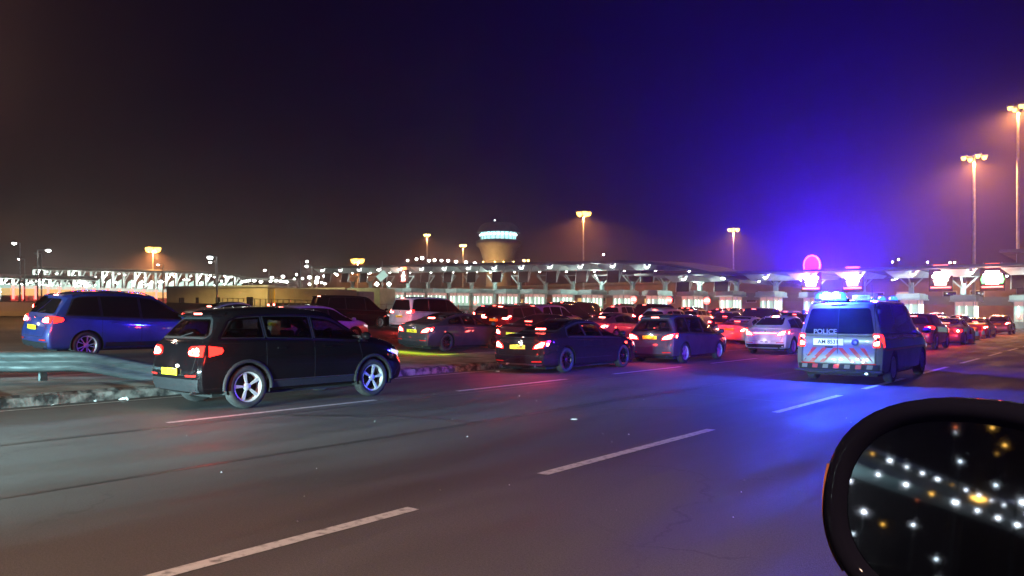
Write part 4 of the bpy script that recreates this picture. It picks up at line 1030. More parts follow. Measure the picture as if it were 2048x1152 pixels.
for i in range(26):
    x = -90+i*5.8+rnd.uniform(-1, 1); m = M['lamp_y'] if i % 4 == 1 else M['dark']
    f = MB().box(x, x+2.2, -.08, -.02, 4.4, 6.0).obj('window', M['steel'], hall); MB().box(x+.15, x+2.05, -.14, -.09, 4.55, 5.85).obj('pane', M['w_lit'] if i % 3 == 1 else M['glass'], f)
# ------------------------------------------------------------------ control tower
tw = empty('control_tower', tuple(W(997, 235, 0))); gb = 4.0
tag(tw, 'round control tower with a lit glass band above the canopy', 'tower')
MB().lathe([(3.9, 0), (3.9, 17.0)], 'z', 40).obj('shaft', M['wall_beige'], tw)
MB().lathe([(3.9, 17.0), (4.6, 17.2), (4.7, 18.4), (4.1, 18.6)], 'z', 40).obj('lower_ring', M['wall_beige'], tw)
MB().lathe([(4.2, 18.4), (4.6, 18.5), (5.9, 22.6), (6.9, 23.2), (7.0, 24.6), (6.1, 24.9), (0, 24.9)], 'z', 48).obj('bowl', M['wall_beige'], tw)
gl = MB().lathe([(5.3, 24.9), (5.6, 27.1)], 'z', 48).obj('glass_band', mat('lit_tower_glass', (.3,.5,.5), .2, emit=(.35,.85,.85), es=.95), tw)
for i in range(24):
    a = 2*math.pi*i/24; MB().bar((5.36*math.cos(a), 5.36*math.sin(a), 24.9), (5.68*math.cos(a), 5.68*math.sin(a), 27.1), .14).obj('mullion', M['dark'], gl)
for i in range(14):
    a = -.5*math.pi-YAW*0+math.pi*(i-7)/14+rnd.uniform(-.05, .05); a -= -YAW
    MB().lathe([(0, -.25), (.28, -.15), (.28, .15), (0, .25)], 'z', 8).obj('ceiling_lamp', M['lamp_w2'], tw, (5.5*math.cos(a), 5.5*math.sin(a), 26.4))
MB().lathe([(6.6, 27.1), (6.5, 27.6), (5.6, 29.2), (4.4, 30.0), (0, 30.2)], 'z', 48).obj('roof', M['wall_brown'], tw)
MB().tube((-1.5, 0, 30), (-1.5, 0, 31.2), .06).obj('mast', M['steel'], tw); MB().lathe([(0, .2), (.22, 0), (0, -.2)], 'z', 8).obj('mast_lamp', M['lamp_w2'], tw, (-1.5, 0, 31.2))
for dx in (-4.5, -1.0, 1.6, 4.6): 
    q = RT*dx-FW*4.9; MB().lathe([(0, .25), (.25, 0), (0, -.25)], 'z', 8).obj('wall_lamp', M['lamp_y'], tw, (q.x, q.y, 18.0))
q = W(975, 226, 0); lamp('tower_uplight', 'POINT', (q.x, q.y, 17.0), 900, (1, .62, .25), None, .5)
# ------------------------------------------------------------------ high masts
def high_mast(px, py, Z, n, label, power, lampm='lamp_na', arms=1.5, r=.38, name='lamp_mast', pw=.22):
    h = HT(py, Z); p = W(px, Z, 0); b = gz(p.x); m = empty(name, (p.x, p.y, b)); h -= b
    MB().tube((0, 0, 0), (0, 0, h), pw, pw*.55, 10).obj('pole', M['steel'], m)
    MB().lathe([(.0, -.1), (.3, -.1), (.32, 0), (.2, .1), (0, .12)], 'z', 12).obj('head_frame', M['steel'], m, (0, 0, h))
    for i in range(n):
        a = 2*math.pi*i/n+.5; x, y = arms*math.cos(a), arms*math.sin(a)
        ar = MB().bar((0, 0, h), (x, y, h-.1), .1).obj('arm', M['steel'], m)
        MB().box(x-r*1.1, x+r*1.1, y-r*.8, y+r*.8, h-.12, h+.10).obj('lamp_housing', M['steel'], m)
        MB().lathe([(0, -r*1.3), (r*.6, -r*1.05), (r*.85, -r*.4), (r*.8, 0), (0, .02)], 'z', 12).obj('lamp_glass', M[lampm], m, (x, y, h-.14))
    if power: lamp('mast_light', 'SPOT', (0, 0, h-.9), power, (1, .42, .12), m, .5, (0, 0, 0), 165, .3)
    return tag(m, label, 'lamp mast', 'high lamp masts')
high_mast(1948, 312, 122, 4, 'tall lamp mast with four sodium lamps on a spread head, right of the blue glow', 30000, arms=1.5, r=.42, pw=.30)
high_mast(2036, 212, 118, 4, 'tallest sodium lamp mast, cut by the right edge', 30000, arms=1.1, r=.42, pw=.28)
high_mast(1167, 424, 150, 5, 'sodium lamp mast standing right of the control tower', 16000, arms=1.0, r=.55)
high_mast(1467, 457, 180, 4, 'sodium lamp mast above the right end of the upper canopy', 16000, arms=.9, r=.5)
high_mast(306, 495, 240, 4, 'bright sodium lamp mast over the far left canopy', 110000, arms=1.6, r=1.1)
high_mast(715, 518, 250, 4, 'sodium lamp mast at the left end of the plaza canopy', 60000, arms=1.4, r=1.0)
high_mast(854, 468, 190, 4, 'slim mast with pale lamps between the left lamp mast and the control tower', 6000, 'lamp_y', arms=.55, r=.32)
high_mast(926, 489, 205, 4, 'mast with yellowish lamps just left of the control tower', 7000, 'lamp_y', arms=.6, r=.4)
high_mast(1051, 519, 260, 3, 'low far mast with yellow lamps just right of the control tower', 5000, 'lamp_y', arms=.9, r=.5)
# ------------------------------------------------------------------ street lamps
def street_lamp(px, py, Z, side, label, arm=1.6, m='lamp_w', rr=.30, group='street lamps'):
    p = W(px, Z, 0); b = gz(p.x); h = HT(py, Z)-b; s = empty('street_lamp', (p.x, p.y, b), YAW)
    MB().tube((0, 0, 0), (0, 0, h), .13, .08, 8).obj('pole', M['steel'], s)
    MB().bar((0, 0, h), (side*arm, 0, h+.05), .10).obj('arm', M['steel'], s)
    MB().box(side*arm-rr*1.2, side*arm+rr*1.2, -rr*.5, rr*.5, h-.02, h+.16).obj('lamp_head', M['steel'], s)
    MB().lathe([(0, -rr*.8), (rr*.8, -rr*.5), (rr*.9, 0), (0, .0)], 'z', 10).obj('lamp_glass', M[m], s, (side*arm, 0, h-.03))
    return tag(s, label, 'street lamp', group)
street_lamp(40, 486, 118, -1, 'tallest street lamp at the left edge, its lamp arm pointing left', .9)
street_lamp(49, 518, 135, -1, 'short street lamp right beside the tallest one at the left edge', 1.0, rr=.2)
street_lamp(75, 500, 120, 1, 'street lamp with an arm reaching right over its shorter twin', 1.7, rr=.36)
street_lamp(83, 507, 130, -1, 'shorter twin pole with an unlit arm pointing left', 1.0, 'steel', rr=.2)
street_lamp(326, 529, 140, -1, 'small street lamp just right of the bright far mast', .9, rr=.2)
street_lamp(434, 514, 110, -1, 'street lamp with a broad white head over the beige wall', 1.0, rr=.42)
street_lamp(431, 524, 130, -1, 'lower street lamp beside the one with the broad head', .9, rr=.24)
street_lamp(538, 540, 150, -1, 'small lamp over the roof of the truck container', .8, rr=.24)
street_lamp(624, 532, 125, -1, 'street lamp right of the truck container, arm pointing left', .9, rr=.26)
street_lamp(601, 524, 130, -1, 'bare unlit pole right of the truck container', .1, 'steel', rr=.05)
far = [(544,555,.3),(566,553,.34),(589,558,.22),(593,549,.2),(614,523,.22),(605,557,.2),(619,554,.36),(619,568,.24),(635,555,.36),(633,563,.4),(648,552,.24),(643,565,.2),(650,567,.22),(674,549,.26),
       (733,555,.24),(815,521,.22),(833,518,.26),(844,516,.34),(858,521,.26),(869,520,.26),(883,521,.26),(896,521,.26),(912,523,.28),(932,524,.28),(950,526,.28),(1207,509,.2),(1720,297,.0),(1785,524,.2),(1797,519,.18),(1855,524,.2),(1900,525,.2),(1909,525,.2)]
f0 = None
for i, (px, py, rr) in enumerate(far):
    if rr == 0: continue
    Z = 285+rnd.uniform(-15, 15); p = W(px, Z, 0); h = HT(py, Z)-3
    if f0 is None: f0 = s = empty('street_lamp'); MB().tube((0, 0, 0), (0, 0, 1), .10, .07, 6).obj('pole', M['wall_brown'], s); MB().lathe([(0, -1), (.8, -.6), (1, 0), (.6, .5), (0, .6)], 'z', 10).obj('lamp_glass', M['lamp_w'], s)
    else: s = copy_tree(f0)
    s.location = (p.x, p.y, 3)
    ch = KIDS[f0.name] if s is f0 else [o for o in S.objects if o.parent == s]
    for c_ in ch:
        if c_.name.startswith('pole'): c_.scale = (1, 1, h)
        else: c_.location = (0, 0, h); c_.scale = (rr*1.9,)*3
    tag(s, 'distant street lamp on a thin pole behind the canopies', 'street lamp', 'distant street lamps')
# ------------------------------------------------------------------ far left plaza
def far_hall(name, pa, pb, za, zb2, ytop, yeave, ybot, n, label, lit, dy=14):
    h = empty(name); tag(h, label, 'canopy'); A = W(pa, za); B = W(pb, zb2); d = (B-A).normalized(); nrm = Vector((-d.y, d.x, 0))
    zt = HT(ytop, (za+zb2)/2); ze = HT(yeave, (za+zb2)/2); zb3 = HT(ybot, (za+zb2)/2)
    vs = []; fs = []; N_ = 24
    for i in range(N_+1):
        t = i/N_; p = A.lerp(B, t); k = zt-(zt-ze)*.5*max(0, (t-.75)/.25)**2*lit
        for (o, z) in ((0, k-.5), (0, k), (dy*.5, k+.7), (dy, k), (dy, k-.5)): vs.append((p.x+nrm.x*o, p.y+nrm.y*o, z))
    for i in range(N_):
        for q in range(5): fs.append((i*5+q, (i+1)*5+q, (i+1)*5+(q+1) % 5, i*5+(q+1) % 5))
    MB().add(vs, fs).obj('roof', M['roof'], h)
    for i in range(n):
        t = (i+.5)/n; p = A.lerp(B, t); w = (B-A).length/n; q = p+nrm*5
        # wall bay, its lamplight given as own glow, with a sloping head, and a column before it
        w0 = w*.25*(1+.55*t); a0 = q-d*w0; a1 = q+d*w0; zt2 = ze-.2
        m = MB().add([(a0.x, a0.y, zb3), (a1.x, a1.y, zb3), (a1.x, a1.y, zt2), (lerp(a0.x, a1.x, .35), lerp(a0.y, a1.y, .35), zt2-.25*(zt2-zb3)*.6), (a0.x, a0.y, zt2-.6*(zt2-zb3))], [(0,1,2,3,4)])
        m.obj('glow_bay', M['arch_glow'], h, fixn=False)
        c = p+nrm*2-d*w*.5; MB().bar((c.x, c.y, 2.5), (c.x, c.y, zt-.4), .45).obj('column', M['steel'], h)
        MB().bar((c.x, c.y, ze-1.2), (p.x+nrm.x*2, p.y+nrm.y*2, zt-.5), .3).obj('strut', M['steel'], h)
        if i % 3 == 0: 
            q2 = p+nrm*1.0; lamp('bay_light', 'POINT', (q2.x, q2.y, zt-1.2), 500, (.8, 1, .9), h, .3)
    # floor beam
    MB().bar(tuple((A+nrm*4).xy)+(zb3-.2,), tuple((B+nrm*4).xy)+(zb3-.2,), .5, .9).obj('beam', M['steel'], h)
    return h, A, B, nrm, d, zt, ze, zb3
h1 = far_hall('far_canopy', 66, 492, 190, 214, 541, 556, 596, 20, 'far left canopy with a row of self-glowing teal bays below it', 1)
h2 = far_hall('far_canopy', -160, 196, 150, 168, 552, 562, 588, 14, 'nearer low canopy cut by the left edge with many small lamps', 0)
k = 0
for hh, cnt in ((h1, 46), (h2, 40)):
    _, A, B, nrm, d, zt, ze, zb3 = hh
    for i in range(cnt):
        t = rnd.random(); p = A.lerp(B, t)+nrm*rnd.uniform(-.5, 3); f = copy_tree(fl0); s = rnd.uniform(.8, 1.7)
        f.location = (p.x, p.y, rnd.uniform(ze-2.2, zt-.7)); f.scale = (s, s, s)
        tag(f, 'small round lamp glowing under one of the far left canopies', 'lamp', 'lamps under the far left canopies'); k += 1
for px in (484, 490, 497, 508, 522, 541, 552, 561, 568, 573):
    p = W(px, 205); f = copy_tree(fl0); f.location = (p.x, p.y, HT(562, 205)+rnd.uniform(-.2, .2)); f.scale = (2.2,)*3
    tag(f, 'bright lamp in the row trailing off right of the far left canopy', 'lamp', 'lamps trailing right of the far canopy')
# low roof carrying that row
A = W(478, 207); B = W(590, 212); MB().bar((A.x, A.y, HT(557, 207)), (B.x, B.y, HT(561, 210)), 5, .5).obj('roof_edge', M['roof']); tag(bpy.data.objects['roof_edge'], 'low roof edge above the row of bright lamps left of the truck', 'roof')
# far left red/white booths under it
b0 = None
for i in range(15):
    px = 10+i*24+rnd.uniform(-3, 3); Z = 140+i*2.2; p = W(px, Z); zb3 = gz(p.x); ht = HT(603, Z)-zb3
    if b0 is None:
        b0 = b = empty('far_booth'); MB().box(-.9, .9, 0, 2, 0, 1.0).obj('lower_wall', M['steel'], b); MB().box(-.88, .88, .02, 2, 1.0, 2.3).obj('window', M['w_lit'], b); MB().box(-1.1, 1.1, -.2, 2.2, 2.3, 2.9).obj('fascia', M['arch_glow'], b); MB().box(1.15, 1.5, -.1, .1, .3, 2.6).obj('red_light', M['led_r'], b)
    else: b = copy_tree(b0)
    b.location = (p.x, p.y, zb3); b.rotation_euler = (0, 0, YAW); b.scale = (1, 1, 1)
    tag(b, 'small booth with a red light under the far left canopy', 'booth', 'far left booths')
# ------------------------------------------------------------------ beige wall building, truck, fence, barriers
A = W(333, 132); B = W(536, 126); d = (B-A); L_ = d.length
bw = empty('beige_building', tuple(A), math.atan2(d.y, d.x)); tag(bw, 'long low beige wall building behind the fence, left of the truck', 'building')
z1 = HT(576, 130); MB().box(0, L_, 0, 8, 1.5, z1).obj('wall', M['wall_beige'], bw); MB().box(-.2, L_+.2, -.25, 8, z1, z1+.35).obj('roof_coping', M['steel'], bw)
for t, s in ((.13, .9), (.30, .5), (.80, 1.0), (.50, .7)): MB().box(L_*t, L_*t+s*1.2, -.1, -.02, z1-3.0, z1-1.6).obj('window', M['glass'], bw)
A2 = W(640, 125); bw2 = empty('beige_building', tuple(A2), math.atan2(d.y, d.x)); tag(bw2, 'pale beige block behind the roof of the black minivan', 'building'); MB().box(-7.5, 4.5, 0, 6, 1.5, HT(579, 125)).obj('wall', M['wall_beige'], bw2); MB().box(4.6, 10.5, .5, 6, 1.5, HT(577, 125)).obj('teal_annex', M['teal'], bw2)
MB().box(-7.6, 4.6, -.1, 6, HT(579, 125), HT(579, 125)+.25).obj('roof_coping', M['steel'], bw2)
tr = empty('container_truck', tuple(W(543, 92))); tr.location.z = gz(tr.location.x); tr.rotation_euler = (0, 0, R(-14)); tag(tr, 'truck trailer with a beige container, its doors lit yellow', 'truck')
zt = HT(577, 92)-tr.location.z
MB().box(-1.2, 1.2, 0, 10.5, 1.0, zt).obj('container', M['wall_beige'], tr, bevel=.03)
ct = mat('yellow_light_doors', (.75,.5,.06), .5); MB().box(-1.15, 1.15, -.06, 0, 1.05, zt-.05).obj('rear_doors', ct, tr)  # yellow lamplight on the doors is put into their colour
for x in (-.75, -.25, .25, .75): MB().tube((x, -.1, 1.1), (x, -.1, zt-.1), .03, n=6).obj('locking_bar', M['steel'], tr)
MB().box(-1.1, 1.1, 0, 10.5, .75, .98).obj('chassis', M['dark'], tr)
for y in (.9, 2.1, 8.0): 
    for x in (-1.0, 1.0): MB().lathe([(0, -.14), (.40, -.14), (.48, -.1), (.48, .1), (.40, .14), (0, .14)], 'x', 18).obj('wheel', M['rubber'], tr, (x, y, .48))
for x in (-.95, .95): MB().box(x-.15, x+.15, -.08, -.02, .72, .88).obj('tail_light', M['red_core'], tr)
MB().box(-1.15, 1.15, 10.9, 13.0, .5, 2.6).obj('cab', M['p_white'], tr, bevel=.1)
q = W(540, 84); lamp('yard_fill', 'SPOT', (q.x, q.y, 9), 1800, (1, .65, .2), None, .4, (0,0,0), 150, .5)  # spot without a fixture, added to brighten the truck
def fence(pa, pb, za, zb2, h, label, m, step=.9):
    A = W(pa, za); B = W(pb, zb2); f = empty('railing', (A.x, A.y, gz(A.x))); d = B-A; n = max(2, int(d.length/step)); tag(f, label, 'railing')
    z1 = gz(B.x)-gz(A.x)
    for i in range(n+1):
        p = d*(i/n); z = z1*i/n; MB().box(p.x-.03, p.x+.03, p.y-.03, p.y+.03, z, z+h).obj('post', m, f)
    for hh in (.15, h*.55, h): MB().bar((0, 0, hh), (d.x, d.y, hh+z1), .05).obj('rail', m, f)
    return f
fence(445, 640, 78, 70, 1.5, 'yellow lit post railing before the beige wall', M['wall_beige'], .8)
fence(700, 1100, 84, 80, 1.2, 'pale railing across the plaza below the left booths', M['steel'], 1.0)
fence(1290, 1600, 82, 76, 1.2, 'dark railing in front of the booths above the distant queue', M['trim'], .8)
for (pa, pb, za, zb2, lab) in ((-150, 92, 50, 54, 'long concrete barrier lit orange at the left edge'), (335, 450, 76, 74, 'short yellow lit concrete barrier beside the beige building')):
    A = W(pa, za); B = W(pb, zb2); d = B-A; n = d.normalized(); s = Vector((-n.y, n.x, 0)); z0, z1 = gz(A.x), gz(B.x); vs = []
    for p, z in ((A, z0), (B, z1)):
        for o, hh in ((-.4, 0), (-.14, .35), (-.09, .95), (.09, .95), (.14, .35), (.4, 0)): vs.append((p.x+s.x*o, p.y+s.y*o, z+hh))
    o = MB().add(vs, [(i, i+6, (i+1) % 6+6, (i+1) % 6) for i in range(6)]+[(0,1,2,3,4,5), (11,10,9,8,7,6)]).obj('concrete_barrier', M['wall_beige']); tag(o, lab, 'barrier')
q = W(30, 46); lamp('yard_fill', 'SPOT', (q.x, q.y, 8), 700, (1, .5, .2), None, .4, (0,0,0), 150, .5)
for px_ in (380, 440, 505, 640): q = W(px_, 119); lamp('yard_fill', 'SPOT', (q.x, q.y, 11), 1500, (1, .72, .25), None, .4, (0,0,0), 150, .5)  # spots without fixtures, added to brighten the beige building
# diamond lit sign group in the left bays
dg_ = empty('lit_direction_sign', tuple(W(764, 132))); dg_.location.z = HT(552, 132); dg_.rotation_euler = (0, 0, YAW); tag(dg_, 'pale lit diamond shaped sign with two lamps, hanging in the left bays', 'sign')
MB().box(-.85, .85, 0, .1, -.6, .6).obj('panel', M['arch_glow'], dg_).rotation_euler = (0, R(-40), 0)
for x in (-.9, 1.2): MB().lathe([(0, .4), (.42, 0), (0, -.4)], 'z', 10).obj('sign_lamp', M['lamp_w2'], dg_, (x, 0, -1.4))
MB().tube((0, .2, -7), (0, .2, 2.6), .06).obj('pole', M['steel'], dg_)
# no-entry style round red signs between the right booths
for i in (6, 7, 8):
    x = bays[i]-1.9; s = empty('round_sign', (x, PY-2.2, base(x))); tag(s, f'round red sign with white bars left of the {ordn(i)} booth from the right', 'sign', 'round red signs')
    MB().tube((0, 0, 0), (0, 0, 2.6), .05, n=8).obj('post', M['steel'], s); MB().lathe([(0, -.03), (.5, -.03), (.5, .03), (0, .03)], 'z', 20).obj('disc', M['led_r'], s, (0, 0, 2.6)).rotation_euler = (R(90), 0, 0)
    MB().box(-.36, .36, -.06, -.04, 2.52, 2.68).obj('white_bar', M['led_w'], s)
# side building at the right end, orange
rb = empty('side_building', (1.5, PY-6, 0)); tag(rb, 'orange building wall at the right end of the booth row', 'building')
MB().box(-6, 26, 0, 16, 0, 6.6).obj('wall', mat('orange_wall', (.4,.2,.13), .7), rb); MB().box(-6.2, 26, -.15, 16, 3.1, 3.3).obj('string_course', M['steel'], rb)
rg = MB().lathe([(.32, -.03), (.42, -.03), (.42, .03), (.32, .03)], 'z', 20).obj('ring_emblem', M['trim'], rb, (-3.2, -.05, 5.2)); rg.rotation_euler = (R(90), 0, 0)
MB().box(-1.0, 3.2, -.12, -.02, 0, 2.7).obj('doorway', M['booth_in'], rb)
up = empty('terminal_building', (-14, PY+34, 0)); tag(up, 'dim terminal building with a rooftop unit above the lower canopy at the right', 'building')
MB().box(0, 70, 0, 20, 0, 11.2).obj('wall', M['wall_brown'], up); MB().box(-2, 70, -2, 20, 11.2, 11.7).obj('roof', M['roof'], up); MB().box(3, 60, 2, 18, 11.7, 12.9).obj('upper_storey', M['wall_brown'], up)
rt = MB().box(8, 11, 3, 5, 12.95, 14.6).obj('rooftop_unit', M['steel'], up)
for i in range(10): MB().box(1.5+i*4, 3.9+i*4, -.08, -.02, 8.2, 9.6).obj('window', M['glass'], up)
# traffic cones
def cone():
    c = empty('traffic_cone'); MB().box(-.18, .18, -.18, .18, 0, .04).obj('base', M['trim'], c, bevel=.008)
    MB().lathe([(.14, .04), (.025, .72), (0, .73)], 'z', 18).obj('cone_body', M['conc_cone'], c); MB().lathe([(.113, .24), (.073, .47)], 'z', 18).obj('reflective_band', M['white_band'], c); return c
cn = [(1941,688,1.0),(1954,680,1),(1966,677,1),(1977,675,1),(1984,669,1),(1991,667,1),(1999,666,1),(2006,664,1)]; c0 = None
for i, (px, py, s) in enumerate(cn):
    c = cone() if c0 is None else copy_tree(c0); c0 = c0 or c; Z = F*CAMZ/(py-HY); p = W(px, Z); c.location = (p.x, p.y, .005); c.scale = (1.15,)*3
    tag(c, f"orange and white traffic cone, {ordn(i)} of the eight counted from the left", 'traffic cone', 'traffic cones by the right lanes')
# people standing by the booths are left to the booths' own lights
# ------------------------------------------------------------------ wing mirror of the car the photo was taken from
mc = W(1935, .75, HT(1035, .75)); cdir = (Vector((0, 0, CAMZ))-mc).normalized(); rdir = Vector((-.42, -1, .08)).normalized(); nrm = (cdir+rdir).normalized()
wm = empty('wing_mirror', tuple(mc)); tag(wm, 'large dark wing mirror at the lower right with the lights behind glinting in it', 'wing mirror')
zx = nrm; xx = Vector((0, 0, 1)).cross(zx).normalized(); yy = zx.cross(xx); rot = Matrix((xx, yy, zx)).transposed().to_euler()
def sup(rx, ry, z, n=48, e=2.35, sk=.0):
    out = []
    for i in range(n):
        t = 2*math.pi*i/n; c_, s_ = math.cos(t), math.sin(t); x = math.copysign(abs(c_)**(2/e), c_)*rx; y = math.copysign(abs(s_)**(2/e), s_)*ry
        out.append((x+y*sk, y-.10*x*(1 if y > 0 else .3)*-1*0, z))
    return out
rings = [sup(.116, .092, .001), sup(.121, .098, .010), sup(.130, .107, .014), sup(.140, .115, .004), sup(.144, .118, -.02), sup(.134, .108, -.06), sup(.095, .076, -.095), sup(.05, .04, -.112), sup(.004, .004, -.115)]
vs = [p for r in rings for p in r]; n = 48; fs = [(j*n+i, j*n+(i+1) % n, (j+1)*n+(i+1) % n, (j+1)*n+i) for j in range(len(rings)-1) for i in range(n)]
hm = mat('mirror_housing', (.005,.005,.01), .6, 0, .06, spec=.0)
ho = MB().add(vs, fs, True).obj('housing', hm, wm); ho.rotation_euler = rot
g_ = MB().add(sup(.117, .093, 0), [tuple(range(48))], False).obj('mirror_glass', mat('mirror_silver', (.26,.27,.34), .03, 1.0), wm, fixn=False); g_.rotation_euler = rot
ts = MB(); q = []
for i in range(9):
    t = math.pi*(.93+.022*i*1.6); 
    for z, k in ((-.005, 1.015), (-.035, 1.0)): q.append((math.copysign(abs(math.cos(t))**(2/2.35), math.cos(t))*.144*k, math.copysign(abs(math.sin(t))**(2/2.35), math.sin(t))*.118*k, z))
ts.add(q, [(2*i, 2*i+1, 2*i+3, 2*i+2) for i in range(8)], True).obj('turn_signal', mat('amber_lens', (.7,.25,.1), .15, 0, 1), wm, fixn=False).rotation_euler = rot
MB().bar(tuple(xx*.06-zx*.05-yy*.06), (.30, .10, -.16), .06, .035).obj('mirror_arm', hm, wm, bevel=.01)
# ------------------------------------------------------------------ behind the camera: seen in the wing mirror only, and lighting the scene
hv = make_car('people_carrier', 'minivan', M['p_white'], dict(tail='lexus'), near=False); hv.location = (-7.6, -10.5, 0); hv.rotation_euler = (0, 0, R(8)); tag(hv, 'white minivan with lit headlamps driving behind the camera', 'minivan')
hv2 = make_car('saloon_car', 'sedan', M['p_silver'], dict(tail='wrap'), near=False); hv2.location = (-12.8, -13, 0); tag(hv2, 'silver saloon with lit headlamps behind the camera', 'saloon car')
for car, L_, zz, pw in ((hv, 4.92, .78, 8000), (hv2, 4.9, .64, 6500)):
    for sx in (-.66, .66):
        MB().lathe([(0, .03), (.09, .02), (.10, 0)], 'z', 12).obj('headlamp_glass', M['lamp_w'], car, (sx, L_-.16, zz)).rotation_euler = (R(-90), 0, 0)
        lamp('headlamp_beam', 'SPOT', (sx, L_+.05, zz), pw, (.55, .95, 1.0), car, .06, (R(77.0), 0, R(0)), 50, .7)
hv3 = make_car('suv', 'suv2', M['p_white'], dict(tail='wrap'), near=False); hv3.location = (-21.5, -9.5, gz(-21.5)); tag(hv3, 'white SUV with lit headlamps, added out of the frame to light the blue SUV from behind', 'SUV')  # added car, never in view: its headlamps brighten the car tails
for sx in (-.66, .66):
    MB().lathe([(0, .03), (.09, .02), (.10, 0)], 'z', 12).obj('headlamp_glass', M['lamp_w'], hv3, (sx, 4.44, .82)).rotation_euler = (R(-90), 0, 0)
    lamp('headlamp_beam', 'SPOT', (sx, 4.65, .82), 6000, (.45, .9, 1.0), hv3, .06, (R(82.0), 0, 0), 60, .7)
wk = empty('covered_walkway'); tag(wk, 'covered walkway with rows of white lamps behind the camera', 'walkway')
for (x0, z) in ((-15, 4.4), (-19, 5.6), (-24, 7.4)):
    MB().box(x0-1.2, x0+1.2, -70, -9, z, z+.25).obj('roof', M['teal'], wk)
    for k in range(30):
        y = -11-k*2.0; q_ = .16+.32*((k*37+int(z*10)) % 7)/7; MB().lathe([(0, -.1*q_), (.17*q_, -.06), (.18*q_, 0), (0, 0)], 'z', 10).obj('lamp_glass', M['lamp_w'] if (k*7+int(z)) % 5 else M['lamp_na'], wk, (x0+1.0, y-2, z-.02))
lamp('walkway_light', 'POINT', (-16.5, -24, 3.2), 300, (.7, 1, .95), wk, .3); lamp('walkway_light', 'POINT', (-20, -30, 5), 400, (.8, 1, .95), wk, .3)
for i, (x, y, h) in enumerate(((-6, -26, 9), (-3.5, -34, 10), (-10, -40, 11), (-1, -48, 12), (-12, -52, 8), (-16, -75, 12), (-22, -90, 14), (-9, -66, 6), (-28, -80, 10), (-13, -34, 5))):
    s = empty('street_lamp', (x, y, 0)); MB().tube((0, 0, 0), (0, 0, h), .05, .04, 6).obj('pole', M['dark'], s); MB().bar((0, 0, h), (-1.4, 0, h), .08).obj('arm', M['steel'], s); MB().lathe([(0, -.2), (.3, -.1), (.3, 0), (0, .05)], 'z', 10).obj('lamp_glass', M['lamp_na' if i % 2 else 'lamp_w'], s, (-1.4, 0, h)); tag(s, f'street lamp behind the camera, {ordn(i)} from it', 'street lamp')
bl0 = None
for i in range(34):
    az = R(rnd.uniform(13, 33)); el = R(rnd.uniform(-1.2, 10.5)); dist = rnd.uniform(26, 85); x, y = -math.sin(az)*dist, -math.cos(az)*dist; h = 1.3+dist*math.tan(el); rr = rnd.uniform(.03, .10)*dist/45
    s = empty('rear_street_lamp', (x, y, 0)); MB().tube((0, 0, 0), (0, 0, max(h, .5)), .03, .03, 5).obj('pole', M['dark'], s)
    MB().lathe([(0, -rr), (rr*.9, -rr*.5), (rr, 0), (0, rr*.7)], 'z', 8).obj('lamp_glass', (M['lamp_w'], M['lamp_w2'], M['lamp_na'], M['led_o'])[(i*5) % 7 % 4], s, (0, 0, max(h, .5))); tag(s, 'lamp behind the camera glinting in the wing mirror', 'street lamp', 'lamps seen in the wing mirror')
# sodium street light added unseen behind: gives the warm base tone of the road
sl = empty('street_lamp', (7, -7, 0)); MB().tube((0, 0, 0), (0, 0, 12), .12, .08, 8).obj('pole', M['steel'], sl); MB().bar((0, 0, 12), (-3, 0, 12.2), .1).obj('arm', M['steel'], sl); MB().lathe([(0, -.2), (.35, -.1), (.35, 0), (0, .05)], 'z', 10).obj('lamp_glass', M['lamp_na'], sl, (-3, 0, 12.15)); tag(sl, 'sodium street lamp added unseen behind the camera car to warm the road', 'street lamp')
lamp('added_street_light', 'SPOT', (-3, 0, 11.8), 7000, (1, .66, .46), sl, .3, (0, 0, 0), 140, .6)
for px_, Z_, pw_ in ((-330, 32, 2600),):  # added lamp out of view, brightens the paving beyond the kerb
    p = W(px_, Z_); sl = empty('street_lamp', (p.x, p.y, gz(p.x)), -.3); MB().tube((0, 0, 0), (0, 0, 13), .12, .08, 8).obj('pole', M['steel'], sl); MB().bar((0, 0, 13), (2, 0, 13.2), .1).obj('arm', M['steel'], sl); MB().lathe([(0, -.2), (.35, -.1), (.35, 0), (0, .05)], 'z', 10).obj('lamp_glass', M['lamp_na'], sl, (2, 0, 13.15)); tag(sl, 'tall lamp added out of the frame to the left to light the plaza', 'street lamp')
    lamp('added_street_light', 'SPOT', (2, 0, 12.8), pw_, (1, .66, .45), sl, .3, (0, R(-42), 0), 120, .6)
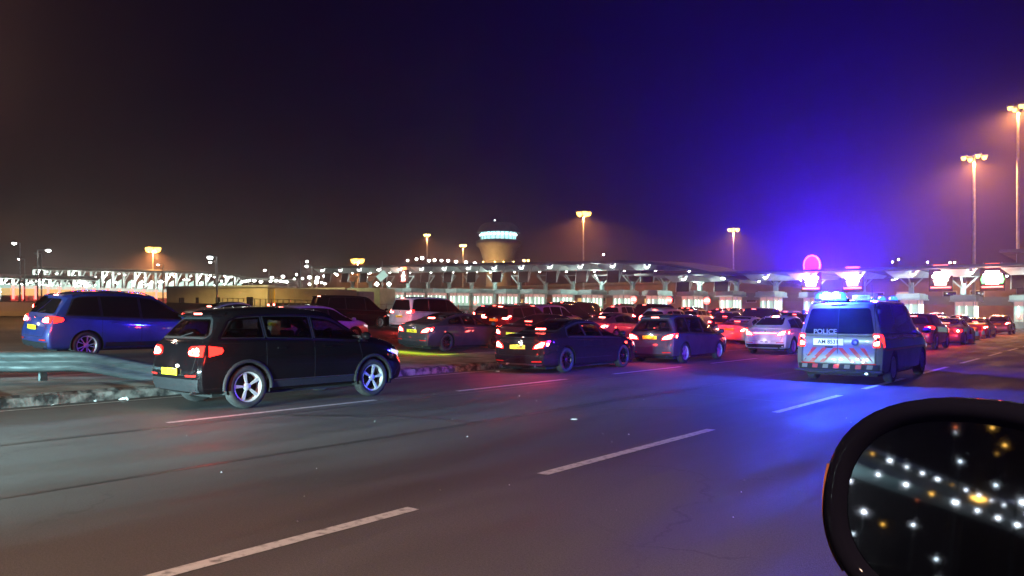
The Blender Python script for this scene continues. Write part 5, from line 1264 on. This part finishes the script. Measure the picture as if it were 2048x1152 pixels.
# white plaza light spilling under the canopies
for x in (-16, -34, -52, -70, -92, -116): lamp('canopy_light', 'POINT', (x, PY+3.5, (zc(x) if x < -57 else zb_(x))-1.6), 420, (.78, 1, .9), None, .4)
for x in (-10, -22, -34, -46, -58, -70, -84, -98, -112, -126): lamp('canopy_front_light', 'SPOT', (x, PY-5.5, (zc(x) if x < -57 else zb_(x))+.1), 900, (.82, 1, .92), None, .3, (R(18), 0, 0), 120, .6)
# red tail lamp spill
def spill(rx, Z, h, pw): p = W(rx, Z, 0); p.z = gz(p.x)+h; lamp('tail_lamp_spill', 'POINT', p, pw, (1, .035, .02), None, .10)
for rx, Z, pw in ((418, 11.6, 9), (1075, 19.2, 16), (985, 19.5, 10), (1335, 23.8, 12), (1262, 24.6, 8), (90, 19.8, 9), (835, 26.8, 9), (1545, 29.5, 12), (560, 27.8, 6), (800, 40.5, 9), (1000, 35, 22), (1090, 33, 22), (1195, 36.6, 14), (1130, 46, 26), (1250, 52, 26), (1400, 50, 24), (1500, 52, 20), (1440, 40, 14), (1850, 34, 14), (1905, 40, 14), (2010, 64, 14), (1960, 54, 14)): spill(rx, Z, .9, pw*(1.6 if Z < 32 else 4.2))
# the grey saloon's yellow-green underglow
p = W(820, 27.8, 0); lamp('underglow', 'AREA', (p.x+.6, p.y-.3, gz(p.x)+.24), 20, (.62, 1, .02), None, rot=(0, 0, R(12)), size=(2.6, .5))
# ------------------------------------------------------------------ haze
hz = MB().box(-330, 120, -125, 400, -1.2, 46).obj('haze', bpy.data.materials.new('haze')); tag(hz, 'thin night haze over the whole plaza', kind='stuff')
hm_ = hz.data.materials[0]; hm_.use_nodes = True; nt = hm_.node_tree; nt.nodes.clear(); o_ = nt.nodes.new('ShaderNodeOutputMaterial'); v_ = nt.nodes.new('ShaderNodeVolumePrincipled')
v_.inputs['Density'].default_value = .0010; v_.inputs['Color'].default_value = (.95, .72, .72, 1); v_.inputs['Anisotropy'].default_value = .82; nt.links.new(v_.outputs[0], o_.inputs['Volume'])
